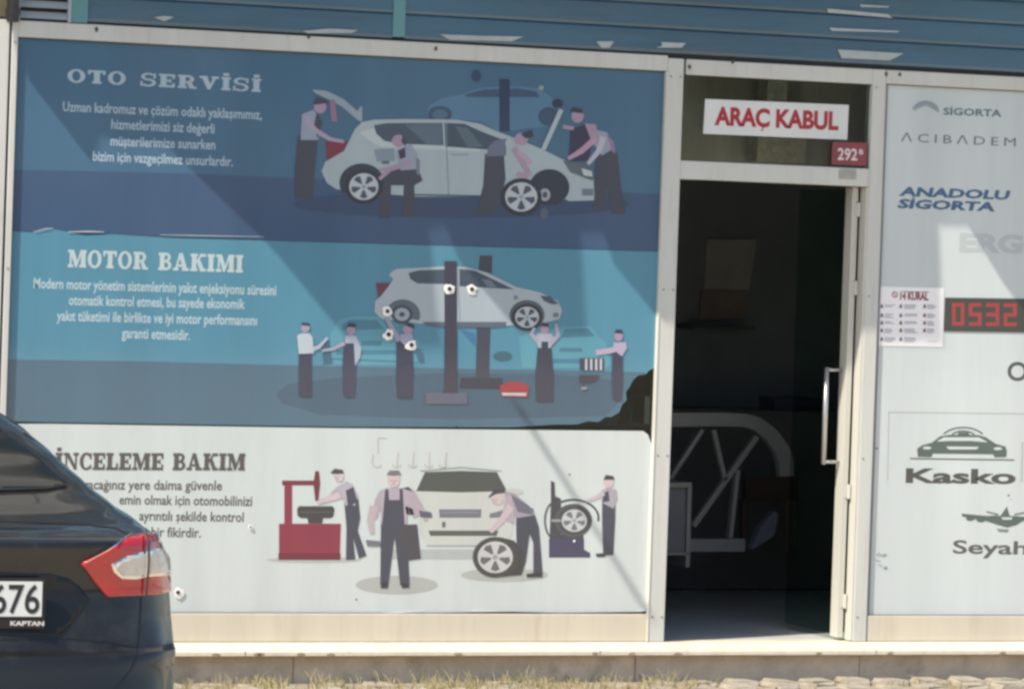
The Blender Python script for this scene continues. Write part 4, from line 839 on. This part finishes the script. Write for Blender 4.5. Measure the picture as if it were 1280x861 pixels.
def patch(name, poly, fn, off, m, mirror=True, grid=5, parent=CAR, seglen=None):
    seglen = seglen or grid; bd = []
    for i in range(len(poly)):
        a_, b_ = poly[i], poly[(i+1) % len(poly)]; l = math.hypot(b_[0]-a_[0], b_[1]-a_[1]); k = max(1, int(l/seglen))
        for j in range(k): bd.append(Vector((a_[0]+(b_[0]-a_[0])*j/k, a_[1]+(b_[1]-a_[1])*j/k)))
    pin = []
    def inside(x, y):
        c_ = False
        for i in range(len(bd)):
            p0, p1_ = bd[i], bd[i-1]
            if (p0.y > y) != (p1_.y > y) and x < (p1_.x-p0.x)*(y-p0.y)/(p1_.y-p0.y)+p0.x: c_ = not c_
        return c_
    x0 = min(b.x for b in bd); x1 = max(b.x for b in bd); y0 = min(b.y for b in bd); y1 = max(b.y for b in bd)
    gx = x0+grid/2
    while gx < x1:
        gy = y0+grid/2
        while gy < y1:
            if inside(gx, gy): pin.append(Vector((gx, gy)))
            gy += grid
        gx += grid
    nb_ = len(bd)
    r_ = delaunay_2d_cdt(bd+pin, [], [list(range(nb_))], 1, 1e-5)
    outs = []
    for sgn in ((1, -1) if mirror else (1,)):
        bm = bmesh.new(); vs = []
        for v in r_[0]:
            L_, N_ = fn(v.x, v.y); p = L_+N_*off; vs.append(bm.verts.new((p.x*sgn, p.y, p.z)))
        for f in r_[2]:
            try: bm.faces.new([vs[i] for i in f])
            except ValueError: pass
        bm.normal_update()
        tot = sum((f.normal.dot(Vector((fn(0, 0)[1]))) for f in list(bm.faces)[:1]), 0)
        bmesh.ops.recalc_face_normals(bm, faces=bm.faces)
        ed = [e for e in bm.edges if e.is_boundary]; ex = bmesh.ops.extrude_edge_only(bm, edges=ed)
        for g_ in ex['geom']:
            if isinstance(g_, bmesh.types.BMVert):
                h = tree.find_nearest(Vector((abs(g_.co.x), g_.co.y, g_.co.z)))
                if h[0] is not None: nn = h[1]; p = h[0]-nn*.003; g_.co = Vector((p.x*sgn*(1 if g_.co.x*sgn >= 0 else -1), p.y, p.z))
        bmesh.ops.recalc_face_normals(bm, faces=bm.faces)
        outs.append(obj(name, bm, m, parent, smooth=True))
    return outs
def strip(name, pts, wd, fn, off, m, mirror=True, parent=CAR):
    L_, R_ = [], []; d = []
    for i in range(len(pts)-1):
        a_, b_ = pts[i], pts[i+1]; k = max(1, int(math.hypot(b_[0]-a_[0], b_[1]-a_[1])/(4 if abs(pts[0][0]) > 5 or abs(pts[0][1]) > 5 else .08)))
        for j in range(k): d.append((a_[0]+(b_[0]-a_[0])*j/k, a_[1]+(b_[1]-a_[1])*j/k))
    d.append(pts[-1])
    for sgn in ((1, -1) if mirror else (1,)):
        bm = bmesh.new(); prev = None
        for i, p in enumerate(d):
            a_, b_ = d[max(i-1, 0)], d[min(i+1, len(d)-1)]; dx, dy = b_[0]-a_[0], b_[1]-a_[1]; l = math.hypot(dx, dy) or 1
            e = []
            for s in (1, -1):
                h, n_ = fn(p[0]-dy/l*wd/2*s, p[1]+dx/l*wd/2*s); h = h+n_*off; e.append(bm.verts.new((h.x*sgn, h.y, h.z)))
            if prev: bm.faces.new((prev[0], prev[1], e[1], e[0]))
            prev = e
        bmesh.ops.recalc_face_normals(bm, faces=bm.faces); obj(name, bm, m, parent)
zz = lambda pts: [(x/3.896, 640+y/3.896) for x, y in pts]
# rear window, recess, lamps
patch('rear_window', [(-175, 470), (-60, 492), (0, 538), (38, 565), (83, 606), (60, 611), (0, 613), (-170, 612)], cpx, .006, M_cgl, grid=3.2)
patch('plate_recess', zz([(-590, 290), (0, 290), (250, 300), (330, 320), (385, 358), (432, 420), (400, 470), (350, 540), (300, 588), (250, 600), (0, 598), (-590, 598)]), cpx, .0025, mat('recess_paint', (.008, .012, .018), rough=.5, spec=.3, coat=.25, coatr=.2, var=.05), grid=9)
lamps = patch('tail_lamp', zz([(395, 250), (420, 232), (470, 212), (560, 165), (640, 125), (700, 110), (752, 116), (790, 176), (812, 232), (822, 300), (820, 385), (760, 400), (690, 404), (520, 412), (455, 335)]), cpx, .010, M_red, grid=5)
for nm, pl, m_, of, g_ in (('chrome_bezel', [(535, 250), (600, 212), (700, 184), (770, 172), (812, 214), (822, 262), (822, 306), (700, 314), (650, 325), (580, 322), (545, 290)], M_chrome, .0125, 4),
                       ('clear_insert', [(556, 250), (606, 226), (690, 200), (690, 302), (650, 308), (588, 306), (566, 284)], M_clear, .0185, 4), ('clear_insert', [(714, 192), (765, 184), (800, 216), (812, 262), (812, 292), (714, 300)], M_clear, .0185, 4)):
    for s_, po in enumerate(patch(nm, zz(pl), cpx, of, m_, grid=g_)): po.parent = lamps[s_]
strip('lamp_divider', zz([(701, 118), (696, 300), (690, 408)]), 2.6, cpx, .0205, M_lampdk)
strip('body_seam', zz([(688, 412), (680, 560), (668, 660), (668, 705), (640, 760), (600, 815), (540, 880), (440, 960)]), 1.5, cpx, .0015, M_trim)
strip('boot_lid_seam', zz([(-590, 38), (0, 42), (400, 56), (560, 76), (640, 112)]), 1.6, cpx, .0015, M_trim)
strip('bumper_seam', zz([(-590, 618), (0, 620), (260, 612), (375, 616), (520, 632), (664, 656)]), 1.3, cpx, .0015, M_trim)
strip('lamp_edge', zz([(410, 240), (560, 158), (640, 119)]), 1.0, cpx, .012, M_chrome)
strip('window_seal', [(-60, 491), (0, 537), (38, 564), (84, 606)], 3.2, cpx, .008, M_trim); strip('window_seal', [(84, 607), (60, 612), (0, 614), (-170, 613)], 2.6, cpx, .008, M_trim)
# number plate
pm = cpx(53, 748)[0]; YP = min(cpx(20, 748)[0].y, pm.y, cpx(-120, 748)[0].y)-.022
def cpl(x, y, dy=0):
    d = MCi.to_3x3() @ ray(x, y); t = (YP+dy-Ci.y)/d.y; return Ci+d*t
zt_, zb_ = cpl(52.5, 726.7).z, cpl(53, 770.4).z; xr_ = cpl(52.8, 748).x; xl_ = xr_-.52
NP = bx('plate_holder', xl_-.012, xr_+.012, YP+.004, YP+.026, zb_-.038, zt_+.010, M_trim, CAR, .003)
bx('number_plate', xl_, xr_, YP, YP+.006, zb_, zt_, mat('plate_white', (.62, .66, .68), rough=.4, coat=.5, var=.04), NP, .001)
text('plate_number', '676', -11, 765.5, 49, 765.8, 35, mat('plate_black', (.02, .025, .03), rough=.5), 0, NP, bold=.012, mapper=lambda x, y: cpl(x, y, -.0015))
text('dealer_name', 'KAPTAN', 12.8, 781.2, 55, 781.5, 5.2, mat('plate_lettering_white', (.6, .6, .6), rough=.5), 0, NP, bold=.04, mapper=lambda x, y: cpl(x, y, .0025))
bx('plate_band', xl_+.003, xl_+.045, YP-.001, YP+.004, zb_+.004, zt_-.004, mat('plate_blue', (.02, .06, .3), rough=.5), NP, 0)
# glass of the cabin, lamps in front, wheels, mirrors
for pl in ([(1.15, 1.14), (1.60, 1.13), (1.60, 1.37), (1.45, 1.36)], [(1.66, 1.13), (2.45, 1.12), (2.45, 1.40), (1.66, 1.39)], [(2.52, 1.12), (2.98, 1.12), (2.75, 1.27), (2.52, 1.38)]): patch('side_window', pl, side, .003, M_cgl, grid=.10)
patch('windscreen', [(0, 1.14), (.58, 1.14), (.50, 1.38), (0, 1.40)], front, .003, M_cgl, grid=.10)
patch('headlamp', [(.48, .68), (.84, .74), (.86, .82), (.60, .76)], front, .004, M_clear, grid=.06)
patch('front_grille', [(0, .52), (.42, .54), (.44, .68), (0, .70)], front, .004, M_trim, grid=.08)
for yy in (1.62, 2.48): strip('door_seam', [(yy, .34), (yy+.02, .8), (yy, 1.10)], .008, side, .0015, M_trim)
for yy in (1.95, 2.75):
    for h_ in patch('door_handle', [(yy, .93), (yy+.17, .93), (yy+.17, .955), (yy, .955)], side, .018, M_paint, grid=.05): pass
def wheel_mesh():
    bm = bmesh.new(); bmesh.ops.create_cone(bm, cap_ends=True, segments=40, radius1=.335, radius2=.335, depth=.215, matrix=Matrix.Rotation(math.pi/2, 4, 'Y'))
    bmesh.ops.bevel(bm, geom=[e for e in bm.edges if e.calc_face_angle(0) > 1], offset=.03, segments=3, affect='EDGES'); return bm
def rim_mesh():
    bm = bmesh.new(); N = 36
    for (r0, r1) in ((.235, .215),):
        for k in range(N):
            a0, a1 = 2*math.pi*k/N, 2*math.pi*(k+1)/N
            bm.faces.new([bm.verts.new((x_, r*math.cos(t), r*math.sin(t))) for x_, r, t in ((.108, .235, a0), (.108, .235, a1), (.113, .212, a1), (.113, .212, a0))])
    for k in range(5):
        t = 2*math.pi*k/5; u_ = Vector((0, math.cos(t), math.sin(t))); v_ = Vector((0, -math.sin(t), math.cos(t)))
        prism(bm, [Vector((.118, 0, 0))+u_*a_+v_*b_ for a_, b_ in ((.0, -.03), (.22, -.035), (.22, .035), (.0, .03))], Vector((-.02, 0, 0)))
    bmesh.ops.recalc_face_normals(bm, faces=bm.faces); return bm
for sx in (1, -1):
    for wy in WY:
        t_ = obj('wheel', wheel_mesh(), M_tyre, CAR, smooth=False); t_.location = (sx*.785, wy, .335); t_.rotation_euler = (0, 0, 0 if sx > 0 else math.pi); r_ = obj('rim', rim_mesh(), M_rim, t_)
for sx in (1, -1):
    bm = bmesh.new(); bmesh.ops.create_uvsphere(bm, u_segments=20, v_segments=12, radius=1, matrix=Matrix.Translation((sx*.98, 2.95, 1.10)) @ Matrix.Diagonal((.12, .06, .085, 1))); tube(bm, [Vector((sx*.78, 2.98, 1.06)), Vector((sx*.93, 2.96, 1.08))], .025, 8)
    obj('wing_mirror', bm, M_paint, CAR, smooth=True)
# ------------------------------------------------------------------ the block across the street, mirrored in paint and glass
OB = thing('opposite_building', 'low plain block across the street, mirrored in the car and the glass', 'building', (8, -62, 0))
M_ob = mat('grey_beige_render', (.48, .46, .42), rough=.9, var=.15, scale=.6); M_ow = mat('opposite_window', (.05, .06, .07), rough=.15)
def ob(name, x0, x1, y0, y1, z0, z1, m):
    o = bx(name, x0-8, x1-8, y0+62, y1+62, z0, z1, m, OB, 0); return o
ob('wall', -50, 60, -72, -62, -.5, 8.5, M_ob); ob('roof_slab', -51, 61, -73, -61.4, 8.5, 8.9, M_ob)
for fl in (1.2, 4.9):
    for k in range(22): ob('window', -47+k*5, -44.6+k*5, -61.99, -61.93, fl, fl+1.7, M_ow)
# ------------------------------------------------------------------ clean up helper data
bpy.data.objects.remove(TXO)
